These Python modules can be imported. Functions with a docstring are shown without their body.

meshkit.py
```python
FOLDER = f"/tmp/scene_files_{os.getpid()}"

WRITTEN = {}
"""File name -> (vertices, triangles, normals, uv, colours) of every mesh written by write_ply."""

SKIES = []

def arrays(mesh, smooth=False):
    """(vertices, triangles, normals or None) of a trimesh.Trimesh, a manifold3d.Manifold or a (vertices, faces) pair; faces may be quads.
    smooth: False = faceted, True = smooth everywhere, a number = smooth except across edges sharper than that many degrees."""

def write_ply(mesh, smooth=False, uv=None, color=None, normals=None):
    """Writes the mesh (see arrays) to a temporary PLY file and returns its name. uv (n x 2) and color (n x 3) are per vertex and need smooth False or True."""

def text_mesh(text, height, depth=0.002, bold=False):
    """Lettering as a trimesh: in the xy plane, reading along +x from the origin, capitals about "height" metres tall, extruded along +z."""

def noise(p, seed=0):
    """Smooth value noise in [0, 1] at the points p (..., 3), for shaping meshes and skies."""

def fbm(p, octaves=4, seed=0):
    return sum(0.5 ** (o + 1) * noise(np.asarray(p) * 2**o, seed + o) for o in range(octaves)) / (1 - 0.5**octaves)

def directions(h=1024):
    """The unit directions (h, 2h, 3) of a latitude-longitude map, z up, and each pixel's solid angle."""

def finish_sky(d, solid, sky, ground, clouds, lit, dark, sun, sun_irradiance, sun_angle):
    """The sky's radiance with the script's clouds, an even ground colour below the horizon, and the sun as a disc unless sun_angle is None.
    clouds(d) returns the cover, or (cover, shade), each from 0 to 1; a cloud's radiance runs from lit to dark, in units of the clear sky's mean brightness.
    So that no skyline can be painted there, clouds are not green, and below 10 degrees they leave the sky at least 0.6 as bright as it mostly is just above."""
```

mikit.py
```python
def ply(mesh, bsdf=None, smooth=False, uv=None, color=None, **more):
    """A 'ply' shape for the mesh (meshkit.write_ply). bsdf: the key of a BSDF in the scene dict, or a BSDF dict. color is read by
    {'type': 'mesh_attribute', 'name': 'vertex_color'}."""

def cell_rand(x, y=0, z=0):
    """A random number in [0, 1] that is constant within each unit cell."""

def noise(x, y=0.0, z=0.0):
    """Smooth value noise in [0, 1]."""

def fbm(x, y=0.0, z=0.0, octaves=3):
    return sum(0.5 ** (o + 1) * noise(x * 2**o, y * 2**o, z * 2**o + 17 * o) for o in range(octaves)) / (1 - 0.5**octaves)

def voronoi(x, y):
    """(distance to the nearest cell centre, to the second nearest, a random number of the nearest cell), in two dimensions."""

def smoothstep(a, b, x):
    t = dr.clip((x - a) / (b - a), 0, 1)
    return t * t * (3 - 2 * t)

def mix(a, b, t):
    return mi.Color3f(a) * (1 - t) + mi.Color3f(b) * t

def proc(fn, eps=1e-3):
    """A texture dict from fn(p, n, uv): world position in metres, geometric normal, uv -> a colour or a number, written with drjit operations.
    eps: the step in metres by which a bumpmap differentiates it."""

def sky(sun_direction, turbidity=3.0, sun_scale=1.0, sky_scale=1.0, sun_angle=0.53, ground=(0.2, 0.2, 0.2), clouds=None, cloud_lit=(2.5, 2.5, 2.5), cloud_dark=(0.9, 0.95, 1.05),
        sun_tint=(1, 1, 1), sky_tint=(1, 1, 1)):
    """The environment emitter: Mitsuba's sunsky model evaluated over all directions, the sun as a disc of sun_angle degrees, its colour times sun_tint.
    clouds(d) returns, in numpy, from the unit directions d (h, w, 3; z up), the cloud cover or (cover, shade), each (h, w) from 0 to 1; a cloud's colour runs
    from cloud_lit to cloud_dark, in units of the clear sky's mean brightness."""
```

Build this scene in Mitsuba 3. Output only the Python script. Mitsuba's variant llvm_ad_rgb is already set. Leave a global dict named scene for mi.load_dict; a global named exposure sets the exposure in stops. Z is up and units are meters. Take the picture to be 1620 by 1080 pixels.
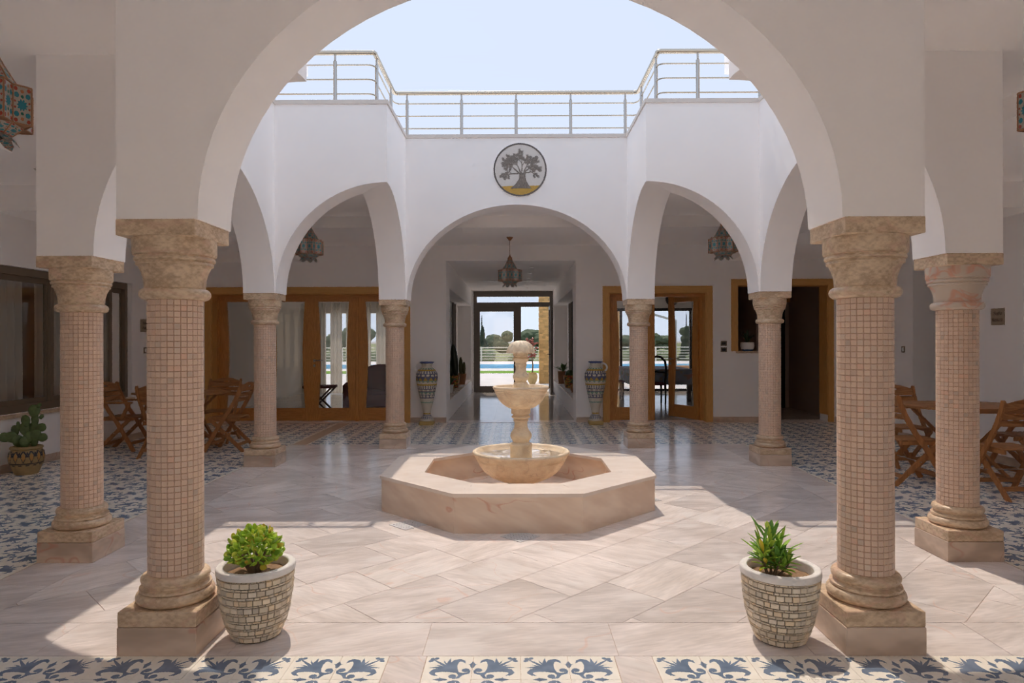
import math, random
import numpy as np, trimesh, shapely
import shapely.geometry as sg
from shapely.ops import unary_union
import manifold3d as m3
import drjit as dr
import mitsuba as mi
import mikit, meshkit
from mikit import proc, noise, fbm, voronoi, cell_rand, smoothstep, mix

R = random.Random(7)
scene, labels = {}, {}
Tm = mi.ScalarTransform4f
PI = math.pi

# ------------------------------------------------------------------ camera, sky, exposure
CAM = np.array([-0.02, -6.03, 1.396])
yaw, roll = math.radians(0.27), math.radians(0.15)
fwd = np.array([-math.sin(yaw), math.cos(yaw), 0])
scene['camera'] = {'type': 'perspective', 'fov': 2 * math.degrees(math.atan(810 / 1060)), 'fov_axis': 'x', 'near_clip': 0.05, 'far_clip': 5000.0,
                   'to_world': Tm().look_at(origin=CAM.tolist(), target=(CAM + fwd).tolist(), up=[math.sin(roll), 0, math.cos(roll)])}
SUN = (-0.434, 2.267, 4.096)
def haze(d):                         # thin bright haze over the whole sky, faintly uneven
    return 0.94 + 0.10 * (meshkit.fbm(d * [2.2, 2.2, 4.0], 4, 3) - 0.5)
scene['sky'] = mikit.sky(SUN, turbidity=3.5, sun_scale=0.24, sky_scale=1.0, ground=(0.42, 0.40, 0.37), clouds=haze, cloud_lit=(0.90, 1.0, 1.20), sun_tint=(1.0, 1.03, 1.13))
exposure = 2.78

# ------------------------------------------------------------------ helpers
_n = {}
def key(name):
    i = _n.get(name, 0)
    _n[name] = i + 1
    return name if i == 0 else f'{name}_{i:03d}'
def thing(name, label, cat, group=None):
    k = key(name)
    labels[k] = {'label': label, 'category': cat}
    if group: labels[k]['group'] = group
    return k
def tag(k, label, cat=None, group=None, kind=None):
    labels[k] = {'label': label}
    if cat: labels[k]['category'] = cat
    if group: labels[k]['group'] = group
    if kind: labels[k]['kind'] = kind
    return k
def add(name, mesh, bsdf=None, parent=None, smooth=False, T=None, label=None, kind=None, **kw):
    k = key((parent + '__' if parent else '') + name)
    d = dict(mesh) if isinstance(mesh, dict) else mikit.ply(mesh, bsdf, smooth=smooth, **kw)
    if T is not None: d['to_world'] = T
    scene[k] = d
    if label or kind:
        labels[k] = {}
        if label: labels[k]['label'] = label
        if kind: labels[k]['kind'] = kind
    return k
def struct(name, mesh, bsdf, label, smooth=False):
    k = add(name, mesh, bsdf, smooth=smooth)
    labels[k] = {'label': label, 'kind': 'structure', 'category': name.split('_')[0]}
    return k
def place(x, y, z=0, rz=0): return Tm().translate([x, y, z]).rotate([0, 0, 1], rz)

def box(x0, x1, y0, y1, z0, z1):
    m = trimesh.creation.box(extents=(x1 - x0, y1 - y0, z1 - z0))
    m.apply_translation(((x0 + x1) / 2, (y0 + y1) / 2, (z0 + z1) / 2))
    return m
def cbox(x0, x1, y0, y1, z0, z1, b=0.004):
    c = np.array([(x0 + x1) / 2, (y0 + y1) / 2, (z0 + z1) / 2]); h = np.array([x1 - x0, y1 - y0, z1 - z0]) / 2
    b = min(b, h.min() * 0.6)
    pts = []
    for s in np.ndindex(2, 2, 2):
        s = np.array(s) * 2 - 1
        for k in range(3):
            q = h - b; q[k] = h[k]
            pts.append(c + s * q)
    return trimesh.convex.convex_hull(np.array(pts))
def cat(*ms):
    ms = [m for g in ms for m in (g if isinstance(g, (list, tuple)) else [g])]
    return trimesh.util.concatenate(ms)
def lathe(prof, n=48, close=True):
    prof = np.array(prof, float)
    a = np.arange(n) * 2 * PI / n
    v = np.stack([prof[:, None, 0] * np.cos(a), prof[:, None, 0] * np.sin(a), np.repeat(prof[:, 1:2], n, 1)], -1)
    k = len(prof); i, j = np.meshgrid(np.arange(k - 1), np.arange(n), indexing='ij')
    q = np.stack([i * n + j, i * n + (j + 1) % n, (i + 1) * n + (j + 1) % n, (i + 1) * n + j], -1).reshape(-1, 4)
    m = trimesh.Trimesh(v.reshape(-1, 3), np.vstack([q[:, [0, 1, 2]], q[:, [0, 2, 3]]]), process=True)
    m.update_faces(m.nondegenerate_faces())
    return m
def arc(cx, cz, r, a0, a1, n=8, rz=None):
    return [(cx + r * math.cos(math.radians(a0 + (a1 - a0) * t / n)), cz + (rz or r) * math.sin(math.radians(a0 + (a1 - a0) * t / n))) for t in range(n + 1)]
def tube(pts, r, n=8, cap=True):
    p = np.array(pts, float); t = np.gradient(p, axis=0); t /= np.linalg.norm(t, axis=1, keepdims=True)
    up = np.array([0, 0, 1.0]) if np.abs(t[:, 2]).max() < 0.95 else np.array([0.31, 0.95, 0.05])
    a = np.cross(t, up); a /= np.linalg.norm(a, axis=1, keepdims=True); b = np.cross(t, a)
    ang = np.arange(n) * 2 * PI / n
    rr = np.broadcast_to(r, (len(p),))[:, None, None]
    v = p[:, None] + rr * (np.cos(ang)[None, :, None] * a[:, None] + np.sin(ang)[None, :, None] * b[:, None])
    k = len(p); i, j = np.meshgrid(np.arange(k - 1), np.arange(n), indexing='ij')
    q = np.stack([i * n + j, (i + 1) * n + j, (i + 1) * n + (j + 1) % n, i * n + (j + 1) % n], -1).reshape(-1, 4)
    f = np.vstack([q[:, [0, 1, 2]], q[:, [0, 2, 3]]]); V = v.reshape(-1, 3)
    if cap:
        V = np.vstack([V, p[:1], p[-1:]]); c0, c1 = k * n, k * n + 1; jj = np.arange(n)
        f = np.vstack([f, np.stack([jj * 0 + c0, jj, (jj + 1) % n], 1), np.stack([jj * 0 + c1, (k - 1) * n + (jj + 1) % n, (k - 1) * n + jj], 1)])
    m = trimesh.Trimesh(V, f, process=False)
    if m.volume < 0: m.invert()
    return m
def bar(p, q, w, h, up=(0, 0, 1)):
    p, q = np.array(p, float), np.array(q, float); d = q - p; L = np.linalg.norm(d); d /= L
    a = np.cross(d, up); a /= np.linalg.norm(a); b = np.cross(a, d)
    m = cbox(-w / 2, w / 2, -L / 2, L / 2, -h / 2, h / 2, 0.003)
    M = np.eye(4); M[:3, 0], M[:3, 1], M[:3, 2], M[:3, 3] = a, d, b, (p + q) / 2
    m.apply_transform(M); return m
def extr(poly, h):
    gs = getattr(poly, 'geoms', [poly])
    return cat([trimesh.creation.extrude_polygon(g, h, engine='earcut') for g in gs if not g.is_empty])
def extr_y(poly, y0, y1):      # polygon in (x, z), extruded along y
    m = extr(poly, y1 - y0); v = m.vertices.copy()
    m.vertices = np.stack([v[:, 0], y1 - v[:, 2], v[:, 1]], 1); return m
def extr_x(poly, x0, x1):      # polygon in (y, z), extruded along x
    m = extr(poly, x1 - x0); v = m.vertices.copy()
    m.vertices = np.stack([x0 + v[:, 2], v[:, 0], v[:, 1]], 1); return m
def moved(m, x=0, y=0, z=0, rz=0, s=1):
    m = m.copy(); M = trimesh.transformations.rotation_matrix(rz, (0, 0, 1)); M[:3, :3] *= s; M[:3, 3] = (x, y, z); m.apply_transform(M); return m
def rect(x0, z0, x1, z1): return sg.box(x0, z0, x1, z1)
def px_area(pts):              # area in pixels of a small face seen from the camera (to pick which pieces show largest)
    d = np.asarray(pts) - CAM
    q = d[:, [0, 2]] / np.maximum(d[:, 1:2], 0.15) * 1060
    x, y = q[:, 0], q[:, 1]
    return 0.5 * abs(np.dot(x, np.roll(y, 1)) - np.dot(y, np.roll(x, 1)))

# ------------------------------------------------------------------ materials
def mat(name, color, rough=0.5, spec=0.5, **kw):
    c = proc(color) if callable(color) else {'type': 'rgb', 'value': list(color)}
    d = {'type': 'principled', 'base_color': c, 'roughness': rough, 'specular': spec, **kw}
    scene[name] = {'type': 'twosided', 'b': d}
def vcol(name, rough, spec=0.4):
    scene[name] = {'type': 'twosided', 'b': {'type': 'principled', 'base_color': {'type': 'mesh_attribute', 'name': 'vertex_color'}, 'roughness': rough, 'specular': spec}}
mat('m_plaster', lambda p, n, uv: mix((.91, .885, .87), (.94, .915, .90), fbm(p.x * 1.7, p.y * 1.7, p.z * 1.7, 3)), 0.8, 0.25)
mat('m_ceiling', (.92, .895, .875), 0.85, 0.2)
mat('m_interior', (.84, .81, .77), 0.8, 0.2)
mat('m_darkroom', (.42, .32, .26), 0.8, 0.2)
def travertine(p, n, uv):
    s = fbm(p.x * 14 + 3, p.y * 14, p.z * 18, 3) * .45 + fbm(p.x * 60, p.y * 60, p.z * 75, 3) * .55; f = noise(p.x * 190, p.y * 190, p.z * 190)
    v = 1 - smoothstep(0.0, 0.05, dr.abs(fbm(p.x * 5 + 9, p.y * 5, p.z * 7, 3) - 0.5))
    c = mix((.46, .325, .21), (.70, .545, .385), smoothstep(.28, .72, s))
    c = mix(c, (.70, .55, .39), smoothstep(.72, .95, f) * .5)
    return mix(c, (.60, .37, .28), v * .35)
mat('m_travertine', travertine, 0.35, 0.4)
def plinth(p, n, uv):
    s = fbm(p.x * 5, p.y * 5, p.z * 9 + 4, 4)
    a = dr.abs(fbm(p.x * 4.1 + 7, p.y * 4.1, p.z * 4.1, 3) - 0.5)
    v = (1 - smoothstep(0.0, 0.014, a)) * smoothstep(.35, .5, noise(p.x * 3, p.y * 3, p.z * 5))
    c = mix((.46, .345, .26), (.66, .52, .415), smoothstep(.25, .75, s))
    return mix(c, (.50, .19, .12), v * .5)
mat('m_plinth', plinth, 0.25, 0.45)
def marble(seed, A, B):
    def f(p, n, uv):
        th = (0.35, -0.55, 0.15, 0.8)[seed - 1]; u = p.x * math.cos(th) + p.y * math.sin(th) + seed * 3.1; v = -p.x * math.sin(th) + p.y * math.cos(th) + seed * 1.7
        v = v + .035 * fbm(u * 3, v * 3, seed, 2)
        s = fbm(u * 4.5, v * 17.0, p.z * 8, 4); l = fbm(u * 2.0 + 5, v * 3.0, seed, 3)
        c = mix(A, B, smoothstep(.2, .8, s * .5 + l * .5))
        fine = noise(u * 18, v * 110)
        c = c * (0.92 + 0.14 * fine)
        a = dr.abs(fbm(u * 1.6 + 11, v * 2.6, seed, 3) - 0.5)
        r = (1 - smoothstep(0.0, 0.008, a)) * smoothstep(.45, .65, noise(u * 2.2, v * 2.2, 4))
        w = smoothstep(.62, .78, fbm(u * 2.4 + 31, v * 5, seed, 4))
        c = mix(c, (.74, .70, .67), w * .55)
        return mix(c, (.66, .38, .27), r * .32)
    return f
SLABS = [((0.543, 0.482, 0.446), (0.74, 0.675, 0.644)), ((0.571, 0.508, 0.469), (0.779, 0.713, 0.677)), ((0.499, 0.446, 0.415), (0.688, 0.628, 0.6)), ((0.594, 0.531, 0.488), (0.797, 0.73, 0.692))]
for i, (a, b) in enumerate(SLABS): mat(f'm_marble_{i}', marble(i + 1, a, b), 0.15, 0.5)
mat('m_grout', (.50, .36, .25), 0.8, 0.2)
def fmarble(p, n, uv):
    s = fbm(p.x * 4 + p.z * 3, p.y * 4, p.z * 7 + p.x * 2, 4)
    a = dr.abs(fbm(p.x * 2.2 + 3 + p.z * 2, p.y * 2.2, p.z * 3, 3) - 0.5)
    v = (1 - smoothstep(0.0, 0.01, a)) * smoothstep(.5, .65, noise(p.x * 2.5, p.y * 2.5, p.z * 4))
    return mix(mix((.64, .49, .385), (.78, .645, .525), smoothstep(.25, .75, s)), (.55, .25, .16), v * .6)
mat('m_fmarble', fmarble, 0.3, 0.45)
def fstone(p, n, uv):
    s = fbm(p.x * 14, p.y * 14, p.z * 14, 4); f = noise(p.x * 190, p.y * 190, p.z * 190)
    a = dr.abs(fbm(p.x * 7 + 3, p.y * 7, p.z * 9, 3) - 0.5)
    c = mix((.70, .55, .38), (.86, .73, .54), smoothstep(.25, .75, s))
    c = mix(c, (.48, .37, .27), (1 - smoothstep(0, .02, a)) * .35)
    return c * (0.93 + .12 * f)
mat('m_fstone', fstone, 0.45, 0.4)
mat('m_shaft', (.46, .285, .205), 0.8, 0.2)
vcol('m_mosaic', 0.3, 0.5)
vcol('m_stonepiece', 0.75, 0.25)
vcol('m_leaf', 0.35, 0.45)
vcol('m_tree', 0.8, 0.15)
# patterned cement tile; uv runs from the motif's centre (0, 0) to its outer corner (1, 1)
STROKES = [[(.30, .32, .03), (.37, .46, .065), (.40, .62, .085), (.36, .76, .075), (.28, .82, .055), (.20, .775, .04), (.15, .69, .005)],
           [(.35, .42, .03), (.30, .27, .05), (.19, .22, .045), (.07, .265, .03), (.045, .36, .02)],
           [(.125, .385, .078), (.13, .38, .078)],
           [(.44, .50, .055), (.50, .70, .045), (.485, .90, .003)],
           [(.47, .52, .03), (.58, .70, .02), (.62, .80, .002)],
           [(.36, .36, .06), (.50, .50, .05), (.82, .82, .016)],
           [(.86, .86, .05), (.87, .87, .05)], [(.775, .90, .047), (.79, .88, .045)],
           [(0, .50, .025), (.01, .62, .05), (0, .76, .002)], [(.02, .60, .02), (.085, .64, .004)]]
def motif(u, v):
    s, t = dr.minimum(u, v), dr.maximum(u, v)
    d = mi.Float(1.0)
    for st in STROKES:
        for (ax, ay, aw), (bx, by, bw) in zip(st, st[1:]):
            ex, ey = bx - ax, by - ay; L = ex * ex + ey * ey
            h = dr.clip(((s - ax) * ex + (t - ay) * ey) / L, 0, 1)
            d = dr.minimum(d, dr.sqrt(dr.square(s - ax - h * ex) + dr.square(t - ay - h * ey)) - (aw + (bw - aw) * h))
    return d
def cement(p, n, uv):
    d = motif(uv.x, uv.y)
    w = fbm(p.x * 14, p.y * 14, 1.0, 3)
    cream = mix((.74, .70, .615), (.82, .785, .71), w)
    blue = mix((.10, .145, .215), (.19, .245, .335), fbm(p.x * 25, p.y * 25, 5.0, 2))
    return mix(blue, cream, smoothstep(-.006, .006, d))
mat('m_tile', cement, 0.18, 0.5)
def corridor_tile(p, n, uv):
    g = dr.minimum(dr.abs(p.x / .4 - dr.round(p.x / .4)), dr.abs(p.y / .4 - dr.round(p.y / .4)))
    q = fbm(p.x * 6, p.y * 6, 2.0, 3)
    return mix((.20, .18, .16), mix((.32, .29, .26), (.42, .38, .34), q), smoothstep(.005, .012, g))
mat('m_polished', corridor_tile, 0.1, 0.6)
# wood
def wood(A, B, ax, sc=1.0):
    def f(p, n, uv):
        q = [p.x * 28 * sc, p.y * 28 * sc, p.z * 28 * sc]; q[ax] = q[ax] * .07
        g = fbm(q[0], q[1], q[2], 3); r = dr.sin(g * 34) * .5 + .5
        f2 = noise(q[0] * 6, q[1] * 6, q[2] * 6)
        return mix(A, B, dr.clip(r * .55 + f2 * .35, 0, 1))
    return f
mat('m_pine_v', wood((.46, .185, .042), (.62, .30, .08), 2), 0.3, 0.5)
mat('m_pine_h', wood((.43, .17, .04), (.60, .285, .075), 0), 0.3, 0.5)
mat('m_casing_v', wood((.58, .30, .085), (.67, .37, .12), 2), 0.35, 0.45)
mat('m_casing_h', wood((.58, .30, .085), (.67, .37, .12), 0), 0.35, 0.45)
mat('m_teak', wood((.30, .12, .038), (.44, .195, .068), 2, .6), 0.4, 0.4)
mat('m_teak_h', wood((.29, .12, .042), (.42, .195, .072), 0, .6), 0.4, 0.4)
mat('m_darkwood', (.028, .012, .009), 0.3, 0.5)
mat('m_bronze', (.20, .155, .11), 0.35, 0.5, metallic=0.3)
mat('m_alu', (.17, .145, .125), 0.4, 0.5, metallic=0.2)
mat('m_black', (.015, .014, .014), 0.35, 0.4)
mat('m_steel', (.52, .49, .45), 0.22, 0.5, metallic=1.0)
mat('m_rail', (.62, .56, .46), 0.25, 0.5, metallic=0.9)
mat('m_copper', (.34, .17, .085), 0.4, 0.5, metallic=0.6)
mat('m_white', (.80, .79, .77), 0.4, 0.4)
mat('m_sign', lambda p, n, uv: mix((.30, .235, .17), (.36, .29, .21), fbm(p.x * 40, p.y * 40, p.z * 40, 2)), 0.7, 0.3)
mat('m_ink', (.05, .012, .008), 0.6, 0.3)
mat('m_soil', lambda p, n, uv: mix((.20, .12, .07), (.36, .24, .15), fbm(p.x * 90, p.y * 90, p.z * 90, 3)), 0.95, 0.1)
mat('m_potrim', lambda p, n, uv: mix((.66, .63, .60), (.78, .76, .73), fbm(p.x * 60, p.y * 60, p.z * 60, 3)), 0.7, 0.3)
mat('m_potgrout', (.16, .14, .115), 0.9, 0.1)
mat('m_sofa', (.10, .018, .03), 0.8, 0.2)
mat('m_cloth', lambda p, n, uv: mix(mix((.10, .15, .26), (.30, .36, .44), noise(p.x * 9, p.y * 9, p.z * 9)), mix((.40, .12, .16), (.16, .26, .17), noise(p.x * 5, p.y * 5, 3.)), smoothstep(.55, .62, noise(p.x * 13, p.y * 13, p.z * 13 + 9))), 0.6, 0.3)
scene['m_curtain'] = {'type': 'principledthin', 'base_color': {'type': 'rgb', 'value': [.72, .67, .58]}, 'roughness': .8, 'diff_trans': 0.9}
scene['m_glass'] = {'type': 'thindielectric', 'int_ior': 1.5}
mat('m_darkglass', (.03, .034, .035), 0.06, 0.6)
# outdoors
mat('m_deck', lambda p, n, uv: mix((.60, .56, .52), (.66, .62, .58), fbm(p.x * 2, p.y * 2, 1., 3)), 0.7, 0.3)
mat('m_grass', lambda p, n, uv: mix((.10, .20, .025), (.19, .32, .05), fbm(p.x * 9, p.y * 9, 1., 3)), 0.9, 0.1)
mat('m_pool', (.28, .58, .74), 0.4, 0.4)
mat('m_field', lambda p, n, uv: mix((.13, .17, .07), (.24, .23, .13), fbm(p.x * .05, p.y * .05, 1., 3)), 0.95, 0.1)
mat('m_fence', (.74, .70, .60), 0.45, 0.4)
mat('m_bark', (.20, .14, .09), 0.9, 0.1)
mat('m_ochre', (.50, .36, .16), 0.6, 0.3)
mat('m_terracotta', (.40, .19, .09), 0.75, 0.25)
mat('m_greypaint', (.36, .36, .35), 0.5, 0.4)
vcol('m_sandstone', 0.9, 0.15)

# ------------------------------------------------------------------ dimensions
A, B, H = 2.88, 1.62, 0.175          # court: wall centre lines, half thickness
SP, CR, WT = 1.946, 3.18, 4.05       # springing, crown, wall top
E = A + H                            # 3.055: edge between marble and cement tiles
XO, YB = 5.5, 5.53                   # outer walls
CX0, CX1, CZ, CY = -1.21, 1.03, 2.79, 12.37   # corridor

# ------------------------------------------------------------------ floor
floor = struct('floor', cat(box(-E, E, -E, E, -.2, -.004), box(-5.66, 5.66, E, YB, -.2, -.004), box(-5.66, 5.66, -YB, -E, -.2, -.004),
                            box(-5.66, -E, -E, E, -.2, -.004), box(E, 5.66, -E, E, -.2, -.004)), 'm_grout', 'courtyard floor of diagonal marble slabs with patterned cement tile galleries')
slabs = []
inner = sg.box(-E + .355, -E + .355, E - .355, E - .355)
fo = sg.Polygon([(1.128 / math.cos(PI / 8) * math.cos(PI / 8 + k * PI / 4), -.03 + 1.128 / math.cos(PI / 8) * math.sin(PI / 8 + k * PI / 4)) for k in range(8)])
c45 = math.sqrt(.5)
W0, L0 = .40, .62
for r in range(-12, 12):
    off = (r % 2) * L0 / 2 + .08
    for k in range(-9, 9):
        u0, v0 = k * L0 + off, r * W0 + .13
        q = sg.Polygon([((u * c45 - v * c45), (u * c45 + v * c45)) for u, v in ((u0 + .0014, v0 + .0014), (u0 + L0 - .0014, v0 + .0014), (u0 + L0 - .0014, v0 + W0 - .0014), (u0 + .0014, v0 + W0 - .0014))])
        q = q.intersection(inner).difference(fo.buffer(-.03))
        for g in getattr(q, 'geoms', [q]):
            if g.geom_type == 'Polygon' and g.area > .0002: slabs.append(g)
bw = 6.11 / 7
for k in range(7):
    a0 = -E + k * bw
    for s in (-1, 1):
        slabs.append(sg.box(a0 + .001, s * (E - .177) - .175, a0 + bw - .001, s * (E - .177) + .175))
        if 0 < k < 6 or True:
            a1 = max(a0, -E + .355); b1 = min(a0 + bw, E - .355)
            slabs.append(sg.box(s * (E - .177) - .175, a1 + .001, s * (E - .177) + .175, b1 - .001))
for i, g in enumerate(slabs):
    m = extr(g, .03); m.apply_translation((0, 0, -.03 - R.random() * .0004))
    add('marble_slab', m, f'm_marble_{R.choice([0, 0, 1, 1, 2, 3])}', floor)
# patterned tiles
TS = .207
def tile_mesh(fx, fy):
    h, t = TS / 2 - .0009, .02
    v = np.array([[-h, -h, -t], [h, -h, -t], [h, h, -t], [-h, h, -t], [-h, -h, 0], [h, -h, 0], [h, h, 0], [-h, h, 0]], float)
    f = np.array([[4, 5, 6], [4, 6, 7], [0, 2, 1], [0, 3, 2], [0, 1, 5], [0, 5, 4], [1, 2, 6], [1, 6, 5], [2, 3, 7], [2, 7, 6], [3, 0, 4], [3, 4, 7]])
    u = (v[:, :2] + h) / (2 * h)
    if fx: u[:, 0] = 1 - u[:, 0]
    if fy: u[:, 1] = 1 - u[:, 1]
    return v, f, u
TV = {(a, b): tile_mesh(a, b) for a in (0, 1) for b in (0, 1)}
TP = {k: mikit.ply((v, f), 'm_tile', uv=u) for k, (v, f, u) in TV.items()}
cells = []
def grid(x0, nx, dx, y0, ny, dy, ok=lambda x, y: True):
    for i in range(nx):
        for j in range(ny):
            x, y = x0 + dx * TS * (i + .5), y0 + dy * TS * (j + .5)
            # first tile of a pair: motif centre on its far side
            fx = (i % 2 == 0) == (dx > 0); fy = (j % 2 == 0) == (dy > 0)
            if ok(x, y): cells.append((x, y, fx, fy))
grid(-.414, 4, 1, -E, 12, -1)
grid(-.582, 24, -1, -E, 12, -1); grid(.582, 24, 1, -E, 12, -1)
ns = math.ceil((YB + E) / TS)
grid(-3.066, 12, -1, -E, ns, 1, lambda x, y: y < YB - TS * .4); grid(3.066, 12, 1, -E, ns, 1, lambda x, y: y < YB - TS * .4)
grid(-3.066 + TS, 30, 1, E, 12, 1, lambda x, y: abs(x) < 3.06)
vis = []
for c in cells:
    x, y = c[:2]; d = y - CAM[1]
    if d < .6 or abs(x - CAM[0]) / d > .80: vis.append(0.0)
    else: vis.append(px_area([[x - .1, y - .1, 0], [x + .1, y - .1, 0], [x + .1, y + .1, 0], [x - .1, y + .1, 0]]))
order = np.argsort(-np.array(vis), kind='stable')
sv, sf, su = [], [], []
for rank, i in enumerate(order):
    x, y, fx, fy = cells[i]
    if rank < 300: add('patterned_tile', TP[(int(fx), int(fy))], parent=floor, T=place(x, y, -R.random() * .0005))
    else:
        v, f, u = TV[(int(fx), int(fy))]
        sf.append(f + 8 * len(sv)); sv.append(v + [x, y, -R.random() * .0005]); su.append(u)
add('far_patterned_tiles', mikit.ply((np.vstack(sv), np.vstack(sf)), 'm_tile', uv=np.vstack(su)), parent=floor, kind='stuff')
for s in (-1, 1):
    for k in range(3): add('marble_band', box(min(s * .416, s * .580), max(s * .416, s * .580), -E - (k + 1) * .8 + .001, -E - k * .8 - .001, -.03, 0), 'm_marble_1', floor)

# ------------------------------------------------------------------ arcades
def ell(a, b, n=40, half=False):
    t = np.linspace(PI, 0 if not half else PI / 2, n + 1)
    return [(a * math.cos(x), SP + b * math.sin(x)) for x in t]
RB = CR - SP
full = sg.Polygon([(-B - H, SP)] + ell(1.432, RB) + [(B + H, SP), (B + H, WT), (-B - H, WT)])
straight = extr_y(full, -H, H)
def half_wall():               # back-left corner piece: two half arches meeting in a mitre
    a = A - H - (B - H) - .012
    poly = [(-(A - H), SP)] + [(-(B - H) + x, z) for x, z in ell(a, RB, 24, True)] + [(-(B - H), WT), (-(A - H), WT)]
    m1 = m3.Manifold(m3.Mesh(np.array(extr_y(sg.Polygon(poly), B - H, B + H).vertices, np.float32), np.array(extr_y(sg.Polygon(poly), B - H, B + H).faces, np.uint32)))
    m1 = m1.trim_by_plane((-c45, -c45, 0), 0.0)
    mm = m1.to_mesh(); t = trimesh.Trimesh(mm.vert_properties[:, :3], mm.tri_verts)
    t2 = t.copy(); v = t.vertices; t2.vertices = np.stack([-v[:, 1], -v[:, 0], v[:, 2]], 1); t2.invert()
    if t.volume < 0: t.invert()
    if t2.volume < 0: t2.invert()
    return cat(t, t2)
hw = half_wall()
def mirror(m, sx, sy):
    m = m.copy(); m.apply_transform(np.diag([sx, sy, 1, 1])); 
    if m.volume < 0: m.invert()
    return m
struct('wall_back', moved(straight, 0, A), 'm_plaster', 'white arcade wall at the back of the court under the round tree plaque', 30)
struct('wall_front', moved(straight, 0, -A), 'm_plaster', 'big white arch wall nearest the camera', 30)
sd = moved(straight, 0, 0, 0, PI / 2)
struct('wall_left', moved(sd, -A, 0), 'm_plaster', 'white arcade wall on the left side of the court', 30)
struct('wall_right', moved(sd, A, 0), 'm_plaster', 'white arcade wall on the right side of the court', 30)
for sx, sy, nm in ((1, 1, 'back_left'), (-1, 1, 'back_right'), (1, -1, 'front_left'), (-1, -1, 'front_right')):
    struct('wall_corner_' + nm, mirror(hw, sx, sy), 'm_plaster', f'white folded corner wall with two half arches, {nm.replace("_", " ")} of the court', 30)
P12 = [(-B, -A), (B, -A), (B, -B), (A, -B), (A, B), (B, B), (B, A), (-B, A), (-B, B), (-A, B), (-A, -B), (-B, -B)]
ring = sg.LinearRing(P12)
cop = ring.buffer(H + .015, join_style='mitre')
m = extr(cop, .045); m.apply_translation((0, 0, WT)); mat('m_coppale', (.70, .65, .60), 0.6, 0.3); struct('trim_1', m, 'm_coppale', 'thin stone coping on top of the court walls')
hole = sg.Polygon(P12).buffer(H - .01, join_style='mitre')
roof = sg.box(-5.8, -5.83, 5.8, 5.83).difference(hole)
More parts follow.
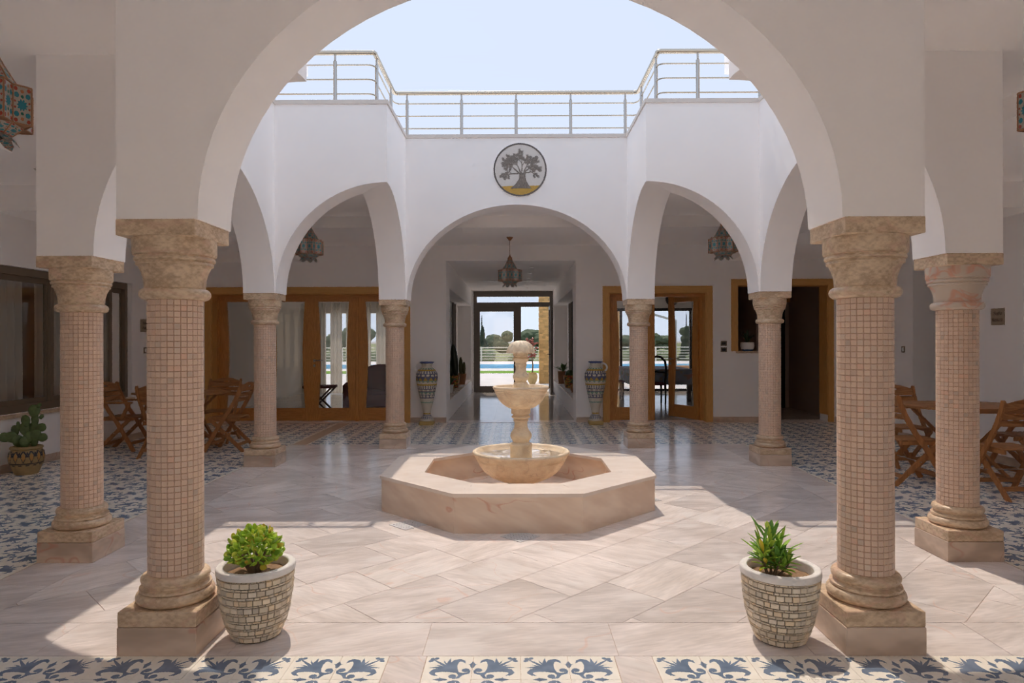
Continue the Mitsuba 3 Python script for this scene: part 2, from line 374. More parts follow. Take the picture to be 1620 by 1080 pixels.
m = extr(roof, .3); m.apply_translation((0, 0, 3.22)); ceiling = struct('ceiling', m, 'm_ceiling', 'plain white gallery ceiling around the court')
X3 = 3.68
for bx in [box(-X3, X3, X3, YB, 3.05, 3.219), box(-X3, X3, -YB, -X3, 3.05, 3.219), box(-XO, -X3, -1.16, .98, 3.05, 3.219), box(X3, XO, -1.16, .98, 3.05, 3.219)]:
    add('soffit', bx, 'm_ceiling', ceiling)
for s in (-1, 1):
    for y0, y1 in ((-YB, -1.16), (.98, YB)):
        add('bulkhead', box(min(s * X3, s * XO), max(s * X3, s * XO), y0, y1, 2.78, 3.219), 'm_ceiling', ceiling)
# the slabs of the roof rooms, seen over the railing
for s in (-1, 1):
    nm = 'left' if s < 0 else 'right'
    x0, x1 = sorted((s * 2.9, s * 4.6))
    struct('wall_roof_' + nm, cat(box(x0, x1, -.6, 3.3, 5.1, 5.55), box(*sorted((s * 4.0, s * 4.5)), -.5, 3.2, 3.52, 5.1)), 'm_plaster', f'white canopy slab of the roof room over the {nm} gallery')

# ------------------------------------------------------------------ columns
tones = [(0.663, 0.488, 0.371), (0.695, 0.518, 0.395), (0.639, 0.469, 0.357), (0.711, 0.533, 0.405), (0.671, 0.499, 0.388), (0.607, 0.457, 0.354), (0.556, 0.431, 0.34), (0.702, 0.48, 0.354), (0.647, 0.502, 0.395), (0.687, 0.511, 0.381)]
def tile_piece(color, w=.0252, h=.0249):
    a, b = w / 2, h / 2
    v = np.array([[-a, -.004, -b], [a, -.004, -b], [a, -.004, b], [-a, -.004, b], [-a, 0, -b], [a, 0, -b], [a, 0, b], [-a, 0, b]], float)
    c = .0012
    v[4:, 0] *= 1 - c / a; v[4:, 2] *= 1 - c / b
    v[:, 1] *= -1                                   # proud side at y=0 faces -y
    f = np.array([[4, 5, 6], [4, 6, 7], [0, 1, 5], [0, 5, 4], [1, 2, 6], [1, 6, 5], [2, 3, 7], [2, 7, 6], [3, 0, 4], [3, 4, 7]])
    return v, f, np.tile(color, (8, 1))
TPC = [tile_piece(t) for t in tones]
TPD = [mikit.ply((v, f), 'm_mosaic', color=c) for v, f, c in TPC]
NS, NR, ZS0, ZS1 = 27, 46, .327, 1.593
cap_prof = [(.10, 1.593), (.128, 1.593)] + arc(.128, 1.6195, .0265, -90, 90, 8) + [(.130, 1.646), (.131, 1.652), (.1345, 1.69), (.143, 1.72), (.155, 1.747), (.1555, 1.751), (.1645, 1.752), (.167, 1.758), (.1645, 1.766), (.1625, 1.768), (.1625, 1.772), (.1715, 1.773), (.175, 1.780), (.1725, 1.788), (.169, 1.790), (.169, 1.794), (.177, 1.798), (.181, 1.808), (.1815, 1.83), (.1815, 1.8735), (.0, 1.8735)]
base_prof = [(.0, .195), (.14, .195)] + arc(.142, .2235, .0285, -90, 90, 8) + [(.150, .2525), (.1545, .2545), (.1545, .266), (.143, .27), (.135, .276), (.134, .282)] + arc(.128, .3025, .0215, -70, 90, 8) + [(.118, .327)]
shaft_prof = [(.1178, .32), (.1178, 1.60)]
plinth_lo = mikit.ply(cbox(-.178, .178, -.178, .178, 0, .126, .003), 'm_plinth')
plinth_hi = mikit.ply(cbox(-.176, .176, -.176, .176, .127, .1955, .004), 'm_travertine')
base_d = mikit.ply(lathe(base_prof, 64), 'm_travertine', smooth=24)
shaft_d = mikit.ply(lathe(shaft_prof, 54), 'm_shaft', smooth=True)
cap_d = mikit.ply(lathe(cap_prof, 64), 'm_travertine', smooth=24)
aba_d = mikit.ply(cbox(-.178, .178, -.178, .178, 1.873, 1.946, .003), 'm_travertine')
COLS = [(-B, -A, 'nearest mosaic-tiled marble column on the left, beside the jade plant pot', 1), (B, -A, 'nearest mosaic-tiled marble column on the right, beside the leafy plant pot', 1),
        (-A, -B, 'mosaic-tiled marble column between the left window and the nearest left column', 0), (A, -B, 'mosaic-tiled marble column with a pink-veined capital, in front of the right table', 0),
        (-A, B, 'mosaic-tiled marble column in front of the four-leaf wooden glass doors, by the folding chairs', 0), (A, B, 'mosaic-tiled marble column in front of the dark hallway opening', 0),
        (-B, A, 'far mosaic-tiled marble column left of the fountain, by the left painted urn', 0), (B, A, 'far mosaic-tiled marble column right of the fountain, by the dining room door', 0)]
def pink(p, n, uv):
    s = fbm(p.x * 7, p.y * 7, p.z * 16 + fbm(p.x * 9, p.y * 9, p.z * 9, 2) * 3, 4)
    c = mix((.55, .45, .36), (.60, .50, .42), s)
    return mix(c, (.60, .30, .20), smoothstep(.50, .62, s) * (1 - smoothstep(.62, .75, s)) * .8)
mat('m_pinkstone', pink, 0.35, 0.4)
for ci, (cx, cy, lab, near) in enumerate(COLS):
    k = thing('column', lab, 'column', 'columns around the court'); labels[k]['kind'] = 'thing'
    T = place(cx, cy)
    p = add('plinth', plinth_lo, parent=k, T=T); add('plinth_cap', plinth_hi, parent=p, T=T)
    add('base', base_d, parent=k, T=T)
    sh = add('shaft', shaft_d, parent=k, T=T)
    cd = dict(cap_d)
    if ci == 3: cd['bsdf'] = {'type': 'ref', 'id': 'm_pinkstone'}
    add('capital', cd, parent=k, T=T); add('abacus', aba_d, parent=k, T=T)
    rr = random.Random(100 + ci); tl = []
    for j in range(NS):
        for r in range(NR):
            a = 2 * PI * (j + .5) / NS; z = ZS0 + (r + .5) * (ZS1 - ZS0) / NR
            q = np.array([cx + .1205 * math.cos(a), cy + .1205 * math.sin(a), z]); nrm = np.array([math.cos(a), math.sin(a), 0])
            view = CAM - q; D = np.linalg.norm(view)
            tl.append((max(0, nrm @ view / D) / D ** 2, a, q, rr.choice([0, 1, 2, 3, 4, 0, 1, 8, 9, 3] if rr.random() < .91 else [5, 6, 7, 2]), rr.gauss(0, .6), rr.gauss(0, .02)))
    if near: tl.sort(key=lambda t: -t[0])
    sv, sf, sc = [], [], []
    for i, (w, a, q, c, tilt, tz) in enumerate(tl):
        deg = math.degrees(a) + 90
        if near and i < 300: add('mosaic_tile', TPD[c], parent=sh, T=Tm().translate(q.tolist()).rotate([0, 0, 1], deg + tilt))
        else:
            v, f, col = TPC[c]; b = math.radians(deg + tilt); M = np.array([[math.cos(b), -math.sin(b), 0], [math.sin(b), math.cos(b), 0], [0, 0, 1]])
            sf.append(f + 8 * len(sv)); sv.append(v @ M.T + q); sc.append(col)
    add('mosaic_tiles', mikit.ply((np.vstack(sv), np.vstack(sf)), 'm_mosaic', color=np.vstack(sc)), parent=sh, kind='stuff')

# ------------------------------------------------------------------ outer walls
LW = [(-1.72, 3.52, .616, 2.237)]                       # left window opening (y, z)
wb = sg.box(-5.8, 0, 5.8, 3.3)
OPEN_L = sg.box(-5.27, 0, -1.94, 2.345); OPEN_C = sg.box(CX0, 0, CX1, CZ)
OPEN_D = sg.box(1.60, 0, 3.27, 2.345); OPEN_P = sg.box(3.81, 1.22, 4.30, 2.36); OPEN_H = sg.box(4.42, 0, 5.36, 2.36)
OPEN_PH = unary_union([OPEN_P, OPEN_H])
struct('wall_back_gallery', extr_y(wb.difference(unary_union([OPEN_L, OPEN_C, OPEN_D, OPEN_PH])), YB, YB + .3), 'm_plaster', 'white back wall of the gallery with wooden doors and the corridor mouth')
FO = [(-3.7, -2.7), (-1.2, 1.2), (2.7, 3.7)]
struct('wall_front_gallery', extr_y(wb.difference(unary_union([sg.box(a, .02, b, 2.7) for a, b in FO])), -YB - .3, -YB), 'm_plaster', 'white wall behind the camera with the open entrance and two wide garden windows')
for i, (a, b) in enumerate((FO[0], FO[2])):
    wf = struct(f'window_{8 + i}', cat(*[box(x - .03, x + .03, -YB - .2, -YB - .14, .02, 2.7) for x in np.linspace(a + .03, b - .03, 3)], box(a, b, -YB - .2, -YB - .14, 2.63, 2.7), box(a, b, -YB - .2, -YB - .14, .02, .1)), 'm_bronze', f'wide garden window behind the camera, {"left" if i == 0 else "right"} of the entrance')
    add('pane', box(a + .03, b - .03, -YB - .173, -YB - .167, .1, 2.63), 'm_glass', wf)
struct('floor_entrance', box(-5.8, 5.8, -YB - .3, -YB, -.2, -.002), 'm_marble_1', 'marble threshold of the entrance behind the camera')
struct('ground_forecourt', box(-40, 40, -45, -YB - .3, -.4, -.03), 'm_deck', 'pale paved forecourt behind the camera')
mat('m_forecourt', (.60, .47, .32), 0.9, 0.1)
struct('wall_forecourt', box(-20, 20, -15.4, -15, -.1, 5.2), 'm_forecourt', 'warm stone boundary wall of the forecourt behind the camera')
struct('wall_left_gallery', extr_x(sg.box(-5.83, 0, 5.83, 3.3).difference(sg.box(-1.72, .616, 3.52, 2.237)), -5.8, -5.5), 'm_plaster', 'white left gallery wall with the long bronze sliding window')
struct('wall_right_gallery', extr_x(sg.box(-5.83, 0, 5.83, 3.3).difference(sg.box(2.03, 0, 3.29, 2.42)), 5.5, 5.8), 'm_plaster', 'white right gallery wall with the suite doorway')
bb = cat(box(-5.5, -5.485, -YB, YB, 0, .09))
struct('baseboard_left', bb, 'm_plinth', 'low marble baseboard along the left wall')
struct('baseboard_right', cat(box(5.485, 5.5, -YB, 2.03, 0, .09), box(5.485, 5.5, 3.29, YB, 0, .09)), 'm_plinth', 'low marble baseboard along the right wall')
struct('baseboard_back', cat(box(-1.83, CX0, YB - .015, YB, 0, .09), box(CX1, 1.50, YB - .015, YB, 0, .09), box(3.38, 4.31, YB - .015, YB, 0, .09)), 'm_plinth', 'low marble baseboard along the back wall')
struct('trim_2', cat(box(-5.27, -1.94, YB - .02, YB + .3, -.02, .004), box(CX0, CX1, YB - .02, YB + .3, -.02, .004), box(1.6, 3.27, YB - .02, YB + .3, -.02, .004), box(4.42, 5.36, YB - .02, YB + .3, -.02, .004)), 'm_marble_1', 'pale marble thresholds under the back doors')

# left sliding window
w = struct('window_1', cat(box(-5.68, -5.56, -1.72, 3.52, 2.15, 2.237), box(-5.68, -5.56, -1.72, 3.52, .616, .70), box(-5.68, -5.56, 3.46, 3.52, .7, 2.15), box(-5.68, -5.56, -1.72, -1.66, .7, 2.15)), 'm_bronze', 'long bronze aluminium sliding window in the left wall')
ys = [-1.66, -.44, .76, 1.96, 3.16, 3.46]
for i in range(5):
    y0, y1 = ys[i], ys[i + 1]; x = -5.63 + (.035 if i % 2 else 0)
    f = add('sash', cat(box(x - .018, x + .018, y0, y0 + .055, .70, 2.15), box(x - .018, x + .018, y1 - .03, y1 + .02, .70, 2.15), box(x - .018, x + .018, y0, y1, .70, .755), box(x - .018, x + .018, y0, y1, 2.09, 2.15)), 'm_bronze', w)
    if i < 4: add('pane', box(x - .003, x + .003, y0 + .05, y1 - .03, .755, 2.09), 'm_glass', w)
    else: add('blind', box(x - .008, x + .004, y0 + .055, y1 - .03, .755, 2.09), 'm_interior', w)
add('sill', cbox(-5.56, -5.46, -1.78, 3.54, .575, .616), 'm_travertine', w)
def curtain(axis, a0, a1, c, z0, z1, amp=.03, per=.11, seed=0):
    n = int((a1 - a0) / .012); t = np.linspace(a0, a1, n); rs = np.random.RandomState(seed)
    ph = np.cumsum(2 * PI * .012 / per * (1 + .4 * rs.randn(n) * .3)); d = amp * np.sin(ph)
    zz = np.array([z0, z1]); T, Z = np.meshgrid(t, zz, indexing='ij'); D = np.stack([d * 1.1, d * .8], 1)
    v = np.stack([T, c + D, Z] if axis == 0 else [c + D, T, Z], -1).reshape(-1, 3); i = np.arange(n - 1)
    q = np.stack([i * 2, i * 2 + 2, i * 2 + 3, i * 2 + 1], 1)
    return (v, q)
for i, (a, b) in enumerate([(-1.6, -.5), (-.35, .55), (.7, 1.85), (2.05, 3.1)]):
    tag(add('curtain', curtain(1, a, b, -5.86, .5, 2.3, .035, .12, i), 'm_curtain', smooth=True), ['grey-beige curtain at the near end of the long left window, outside the frame', 'grey-beige curtain second from the near end of the left window', 'grey-beige pleated curtain behind the left window above the cactus pot', 'grey-beige pleated curtain behind the left window nearest its far end'][i], 'curtain', 'curtains of the left window')
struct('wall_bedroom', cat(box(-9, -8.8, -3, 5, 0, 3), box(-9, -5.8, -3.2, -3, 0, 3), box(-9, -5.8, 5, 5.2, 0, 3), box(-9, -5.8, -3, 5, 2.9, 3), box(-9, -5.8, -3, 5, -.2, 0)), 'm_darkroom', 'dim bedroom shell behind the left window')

# right doorway
d2 = struct('door_2', box(5.56, 5.80, 2.03, 2.10, 0, 2.42), 'm_darkwood', 'dark brown suite door frame in the right wall')
add('leaf', cbox(5.80, 6.6, 2.04, 2.09, 0, 2.36), 'm_darkwood', d2)
struct('wall_suite', cat(box(7.2, 7.4, 1.6, 4, 0, 3), box(5.8, 7.4, 3.4, 3.6, 0, 3), box(5.8, 7.4, 1.5, 1.7, 0, 3), box(5.8, 7.4, 1.6, 3.6, 2.6, 2.8), box(5.8, 7.4, 1.6, 3.6, -.2, 0)), 'm_interior', 'pale vestibule behind the suite doorway in the right wall')

# signs, switches, thermostats
def suite_sign(xw, y, z, s, words, lab):
    k = add('suite_sign', cbox(*sorted((xw, xw - s * .012)), y - .105, y + .105, z - .095, z + .095, .002), 'm_sign')
    tag(k, lab, 'sign')
    ms = []
    for i, t in enumerate(words):
        m = meshkit.text_mesh(t, .042, .002); v = m.vertices.copy(); v[:, 0] += .28 * v[:, 1]; v[:, 0] -= v[:, 0].mean()
        v[:, 1] += .018 - .072 * i
        m.vertices = np.stack([xw - s * (.012 + v[:, 2]), y + (-s) * v[:, 0] if s > 0 else y + v[:, 0], z + v[:, 1]], 1)
        if m.volume < 0: m.invert()
        ms.append(m)
    add('lettering', cat(ms), 'm_ink', k, kind='stuff')
suite_sign(5.5, 1.65, 1.665, 1, ['Suite', 'Kenza'], 'square beige stone sign reading Suite Kenza on the right wall')
suite_sign(-5.5, 3.84, 1.645, -1, ['Suite', 'Jade'], 'square beige stone sign reading Suite Jade on the left wall')
def switch(xw, y, z, s, lab):
    k = add('light_switch', cbox(*sorted((xw, xw - s * .01)), y - .04, y + .04, z - .045, z + .045, .003), 'm_bronze'); tag(k, lab, 'light switch')
    add('rocker', cbox(*sorted((xw - s * .008, xw - s * .014)), y - .02, y + .02, z - .028, z + .028, .002), 'm_white', k)
switch(-5.5, 3.86, 1.28, -1, 'small light switch with dark frame on the left wall below the sign')
switch(5.5, 3.52, 1.27, 1, 'small light switch with dark frame on the right wall near the corner')
for i, z in enumerate((1.355, 1.245)):
    k = add('thermostat', cbox(3.52, 3.625, YB - .012, YB, z - .042, z + .042, .003), 'm_bronze'); tag(k, ['upper', 'lower'][i] + ' of the two small thermostats beside the pass-through window', 'thermostat')
    add('screen', box(3.538, 3.607, YB - .014, YB - .011, z - .022, z + .022), 'm_black', k)
k = add('access_panel', box(3.48, 4.03, YB - .006, YB, .37, .58), 'm_plaster'); tag(k, 'flat white access panel low on the back wall under the thermostats', 'access panel')
k = add('light_switch', cbox(CX0, CX0 + .008, 6.1, 6.19, 1.22, 1.36, .002), 'm_white'); tag(k, 'white double switch plate on the left wall of the corridor', 'light switch')

# ------------------------------------------------------------------ wooden doors
def casing(name, lab, x0, x1, z1, w=.11, sides=True, z0=0.0):
    k = struct(name, cat(box(x0 - w, x1 + w, YB - .02, YB, z1, z1 + w), box(x0, x1, YB, YB + .3, z1 - .012, z1)), 'm_casing_h', lab)
    add('jamb', cat(box(x0 - w, x0, YB - .02, YB, z0, z1), box(x0, x0 + .012, YB, YB + .3, z0, z1)), 'm_casing_v', k)
    add('jamb', cat(box(x1, x1 + w, YB - .02, YB, z0, z1), box(x1 - .012, x1, YB, YB + .3, z0, z1)), 'm_casing_v', k)
    return k
def leaf_parts(w, top=2.24, bow=(1, 1)):
    """flat leaf in x 0..w, z .01..top, y -.022...022: frame with waisted glass"""
    g0, g1, gt, gb = .115, w - .115, top - .135, .235
    zz = np.linspace(gb, gt, 15); b = .042 * np.sin(PI * (zz - gb) / (gt - gb))
    hole = sg.Polygon(list(zip(g0 + b * bow[0], zz)) + list(zip((g1 - b * bow[1])[::-1], zz[::-1])))
    st_l = sg.box(0, .01, .16, top).difference(hole.buffer(.001)).intersection(sg.box(0, .01, .16, top))
    frame = sg.box(0, .01, w, top).difference(hole)
    left = frame.intersection(sg.box(0, 0, .165, 3)); right = frame.intersection(sg.box(w - .165, 0, w, 3)); mid = frame.difference(unary_union([left, right]))
    return dict(stile_l=extr_y(left, -.022, .022), stile_r=extr_y(right, -.022, .022), rail=extr_y(mid, -.020, .020), glass=extr_y(hole.buffer(.006), -.003, .003))
def leaf(parent, x, y, w, T=None, ang=0, bow=(1, 1), handle=None):
    L = leaf_parts(w, bow=bow)
    M = Tm().translate([x, y, 0]).rotate([0, 0, 1], ang)
    k = add('leaf', L['rail'], 'm_pine_h', parent, T=M)
    add('stile', L['stile_l'], 'm_pine_v', k, T=M); add('stile', L['stile_r'], 'm_pine_v', k, T=M); add('pane', L['glass'], 'm_glass', k, T=M)
    if handle is not None:
        hs = []
        for s in (-1, 1):
            hs += [tube([(handle, s * .022, 1.07), (handle, s * .07, 1.07)], .009, 8), tube([(handle, s * .065, 1.07), (handle + .13 * (1 if handle < w / 2 else -1), s * .065, 1.072)], .008, 8)]
            d = lathe([(0, 0), (.024, 0), (.024, .006), (0, .006)], 16); d.apply_transform(trimesh.transformations.rotation_matrix(-s * PI / 2, (1, 0, 0))); d.apply_translation((handle, s * .022, 1.07)); hs.append(d)
            d2_ = d.copy(); d2_.apply_translation((0, 0, -.09)); hs.append(d2_)
        add('handle', cat(hs), 'm_steel', k, T=M, smooth=30)
    return k
YD = YB + .24
d1 = casing('door_1', 'wide four-leaf orange pine door with waisted glass panes, left of the corridor', -5.27, -1.94, 2.235)
add('head', box(-5.27, -1.94, YD - .04, YD + .04, 2.19, 2.235), 'm_pine_h', d1)
for x in (-5.27, -1.99): add('jamb', box(x, x + .05, YD - .04, YD + .04, 0, 2.2), 'm_pine_v', d1)
for x in (-4.44, -2.825): add('mullion', cbox(x, x + .055, YD - .04, YD + .04, 0, 2.2), 'm_pine_v', d1)
LW_ = .78
for x, h in ((-5.22, None), (-4.385, None), (-3.605, .05), (-2.77, None)): leaf(d1, x, YD, LW_, handle=h)
for k in [q for q in scene if q.startswith('door_1__leaf') and q.count('__') == 1]: pass
d3 = casing('door_3', 'pine dining room door right of the corridor with one leaf standing open inward', 1.60, 3.27, 2.235)
add('head', box(1.60, 3.27, YD - .04, YD + .04, 2.17, 2.235), 'm_pine_h', d3)
for x in (1.60, 3.22): add('jamb', box(x, x + .05, YD - .04, YD + .04, 0, 2.2), 'm_pine_v', d3)
leaf(d3, 1.65, YD, .78)
leaf(d3, 3.215, YD, .78, ang=180 - 62, handle=.72)
# leaf opened inward about the right jamb
d4 = struct('door_4', cat(box(3.70, 5.46, YB - .02, YB, 2.36, 2.46), box(3.81, 5.36, YB, YB + .3, 2.348, 2.36)), 'm_casing_h', 'golden wooden frame around the pass-through window and dark hallway opening')
add('jamb', cat(box(3.70, 3.81, YB - .02, YB, 1.22, 2.36), box(3.81, 3.822, YB, YB + .3, 1.22, 2.36)), 'm_casing_v', d4)
add('jamb', cat(box(5.36, 5.46, YB - .02, YB, 0, 2.36), box(5.348, 5.36, YB, YB + .3, .12, 2.36)), 'm_casing_v', d4)
add('post', box(4.30, 4.42, YB - .02, YB + .3, 0, 2.36), 'm_casing_v', d4)
add('sill', cbox(3.78, 4.32, YB - .03, YB + .32, 1.185, 1.22, .004), 'm_travertine', d4)

# ------------------------------------------------------------------ rooms behind
# living room (left)
struct('wall_living', cat(box(-6, -5.8, YB + .3, CY, 0, 3), box(-1.75, -1.60, YB + .3, CY, 0, 3), box(-6, -1.6, YB + .3, CY, 2.7, 2.9)), 'm_interior', 'walls of the living room behind the four-leaf door')
struct('floor_living', box(-6, -1.6, YB + .3, CY + .1, -.2, -.001), 'm_polished', 'polished tile floor of the living room')
struct('wall_facade_left', extr_y(sg.box(-6, 0, -1.6, 3.3).difference(sg.box(-5.3, .02, -2.0, 2.18)), CY - .1, CY + .15), 'm_interior', 'outer wall of the living room with a wide window')
w2 = struct('window_2', cat(*[box(x - .03, x + .03, CY, CY + .06, .02, 2.18) for x in (-5.27, -4.2, -3.1, -2.03)]), 'm_alu', 'wide glazed terrace window of the living room')
for i in range(3): add('pane', box(-5.24 + i * 1.085, -5.24 + i * 1.085 + 1.02, CY + .02, CY + .026, .02, 2.18), 'm_glass', w2)
xs_ = [(-5.78, -5.55), (-5.42, -5.16), (-5.04, -4.72), (-4.62, -4.33), (-4.2, -3.93), (-3.8, -3.5), (-3.38, -3.1), (-2.97, -2.7), (-2.58, -2.3), (-2.2, -1.8)]
for i, (a, b) in enumerate(xs_):
    tag(add('sheer_curtain', curtain(0, a, b, CY - .24 + .03 * (i % 2), .02, 2.46, .028, .1, 20 + i), 'm_curtain', smooth=True), f'sheer beige curtain panel at the living room window, {["first", "second", "third", "fourth", "fifth", "sixth", "seventh", "eighth", "ninth", "last"][i]} from the left', 'curtain', 'sheer curtains of the living room')
def cushion(x0, x1, y0, y1, z0, z1, b):
    m = cbox(x0, x1, y0, y1, z0, z1, b); m = m.subdivide_to_size(.12); return trimesh.smoothing.filter_humphrey(m, iterations=4) if False else m
ac = thing('armchair', 'dark red rounded armchair inside the living room behind the glass door', 'armchair')
th = np.linspace(0, PI, 14)
back = sg.Polygon([(-.45, .25)] + [(-.45 * math.cos(t), .62 + .33 * math.sin(t)) for t in th] + [(.45, .25)])
m = extr_y(back, 0, .2); add('backrest', moved(m, -2.72, 7.3), 'm_sofa', ac, smooth=30)
add('seat', moved(cbox(-.45, .45, -.6, .05, .12, .45, .06), -2.72, 7.3), 'm_sofa', ac)
for s in (-1, 1): add('armrest', moved(cbox(s * .5 - .1, s * .5 + .1, -.6, .2, .05, .62, .07), -2.72, 7.3), 'm_sofa', ac)
for sx in (-1, 1):
    for sy in (-.5, .1): add('foot', moved(cbox(sx * .42 - .03, sx * .42 + .03, sy - .03, sy + .03, 0, .13, .005), -2.72, 7.3), 'm_darkwood', ac)
st = thing('folding_stool', 'dark folding stool with crossed legs inside the living room', 'stool')
add('top', cbox(-4.12, -3.55, 6.85, 7.25, .50, .55), 'm_sofa', st)
for y in (6.88, 7.22):
    for s in (-1, 1): add('leg', bar((-3.835 - s * .25, y, 0), (-3.835 + s * .25, y, .50), .03, .04, (0, 1, 0)), 'm_darkwood', st)
# dining room
struct('wall_dining', cat(box(1.40, 1.50, YB + .3, CY, 0, 3), box(3.72, 3.80, YB + .3, 8.15, 0, 3), box(5.80, 5.90, 8.0, CY, 0, 3), box(1.4, 5.9, 8.15, CY, 2.75, 2.9), box(1.4, 3.8, YB + .3, 8.15, 2.75, 2.9)), 'm_interior', 'walls of the dining room')
struct('floor_dining', cat(box(1.4, 3.8, YB + .3, 8.0, -.2, -.001), box(1.4, 5.9, 8.0, CY + .1, -.2, -.001)), 'm_polished', 'polished floor of the dining room')
struct('wall_facade_right', extr_y(sg.box(1.3, 0, 5.9, 3.3).difference(unary_union([sg.box(1.75, .03, 3.25, 2.3), sg.box(3.72, .03, 5.1, 2.3)])), CY - .1, CY + .1), 'm_interior', 'outer wall of the dining room with two terrace windows')
for nm_, a, b in (('left', 1.75, 3.25), ('right', 3.72, 5.1)):
    w3 = struct('window_3' if a < 3 else 'window_6', cat(box(a, a + .08, CY - .04, CY + .04, .03, 2.3), box(b - .08, b, CY - .04, CY + .04, .03, 2.3), box((a + b) / 2 + .35, (a + b) / 2 + .41, CY - .04, CY + .04, .03, 2.3), box(a, b, CY - .04, CY + .04, 2.22, 2.3), box(a, b, CY - .04, CY + .04, .03, .09)), 'm_black', f'dark framed {nm_} terrace window of the dining room')
    add('pane', box(a + .08, (a + b) / 2 + .35, CY, CY + .006, .09, 2.22), 'm_glass', w3); add('pane', box((a + b) / 2 + .41, b - .08, CY, CY + .006, .09, 2.22), 'm_glass', w3)
dt = thing('dining_table', 'dark dining table in the room behind the open pine door', 'table')
add('top', cbox(2.65, 4.05, 9.3, 11.3, .70, .74), 'm_darkwood', dt)
for x in (2.73, 3.97):
    for y in (9.4, 11.2): add('leg', cbox(x - .04, x + .04, y - .04, y + .04, 0, .70), 'm_darkwood', dt)
tag(add('tablecloth', cat(cbox(2.62, 4.08, 9.27, 11.33, .741, .750, .002), box(2.615, 2.625, 9.27, 11.33, .40, .745), box(4.075, 4.085, 9.27, 11.33, .40, .745), box(2.62, 4.08, 9.265, 9.275, .40, .745), box(2.62, 4.08, 11.325, 11.335, .40, .745)), 'm_cloth'), 'blue floral tablecloth on the dining table behind the open pine door', 'tablecloth')
def carved_chair(x, y, rz, lab):
    k = thing('carved_chair', lab, 'chair', 'carved chairs round the dining table'); T = place(x, y, 0, rz)
    hoop = [(-.19, 0, .46), (-.21, -.02, .75), (-.18, -.04, .95), (-.09, -.05, 1.04), (0, -.055, 1.06), (.09, -.05, 1.04), (.18, -.04, .95), (.21, -.02, .75), (.19, 0, .46)]
    add('backrest', tube(hoop, .024, 8), 'm_black', k, smooth=True, T=T); add('back_rail', tube([(-.2, -.02, .70), (0, -.02, .72), (.2, -.02, .70)], .02, 8), 'm_black', k, smooth=True, T=T)
    add('seat', cbox(-.22, .22, -.01, .42, .42, .47, .012), 'm_sofa', k, T=T)
    for sx, sy in ((-.19, 0), (.19, 0), (-.18, .38), (.18, .38)): add('leg', tube([(sx, sy, .43), (sx * 1.05, sy, .2), (sx * 1.02, sy, 0)], [.026, .02, .016], 8), 'm_black', k, smooth=True, T=T)
carved_chair(3.10, 8.78, 0, 'black carved chair with its back to the open pine door')
carved_chair(2.12, 9.9, -90, 'black carved chair seen through the glass of the closed pine leaf')
carved_chair(4.56, 9.7, 90, 'black carved chair on the right side of the dining table')
pl = tag(add('wall_plate', lathe([(0, 0), (.06, .004), (.17, .025), (.175, .03), (.06, .012), (0, .01)], 32), 'm_darkwood', smooth=30, T=Tm().translate([4.25, CY - .105, 2.53]).rotate([1, 0, 0], 90)), 'round dark plate hung above the dining room window', 'plate')
# hallway
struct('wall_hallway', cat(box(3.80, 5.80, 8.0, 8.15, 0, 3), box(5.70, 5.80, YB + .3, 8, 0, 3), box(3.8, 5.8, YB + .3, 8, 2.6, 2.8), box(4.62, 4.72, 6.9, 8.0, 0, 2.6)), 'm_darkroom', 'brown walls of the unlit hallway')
struct('floor_hallway', box(3.8, 5.8, YB + .3, 8, -.2, -.001), 'm_polished', 'dark polished hallway floor')
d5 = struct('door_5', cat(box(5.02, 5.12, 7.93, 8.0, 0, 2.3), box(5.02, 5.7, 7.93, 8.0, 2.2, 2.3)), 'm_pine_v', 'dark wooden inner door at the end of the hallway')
add('leaf', box(5.16, 5.6, 7.95, 7.99, 0, 2.2), 'm_black', d5)
k = thing('wall_mirror', 'dark framed mirror in the hallway, seen through the pass-through window', 'mirror')
add('frame', cat(box(4.14, 4.20, 7.95, 8.0, 1.52, 2.5), box(4.54, 4.60, 7.95, 8.0, 1.52, 2.5), box(4.14, 4.6, 7.95, 8.0, 1.46, 1.54)), 'm_darkwood', k); add('glass', box(4.2, 4.54, 7.985, 7.995, 1.54, 2.5), 'm_darkglass', k)
k = add('light_switch', cbox(4.85, 4.94, 7.99, 8.0, 1.22, 1.34, .002), 'm_bronze'); tag(k, 'small switch plate deep in the dark hallway', 'light switch'); add('rocker', box(4.87, 4.92, 7.985, 7.992, 1.25, 1.31), 'm_white', k)

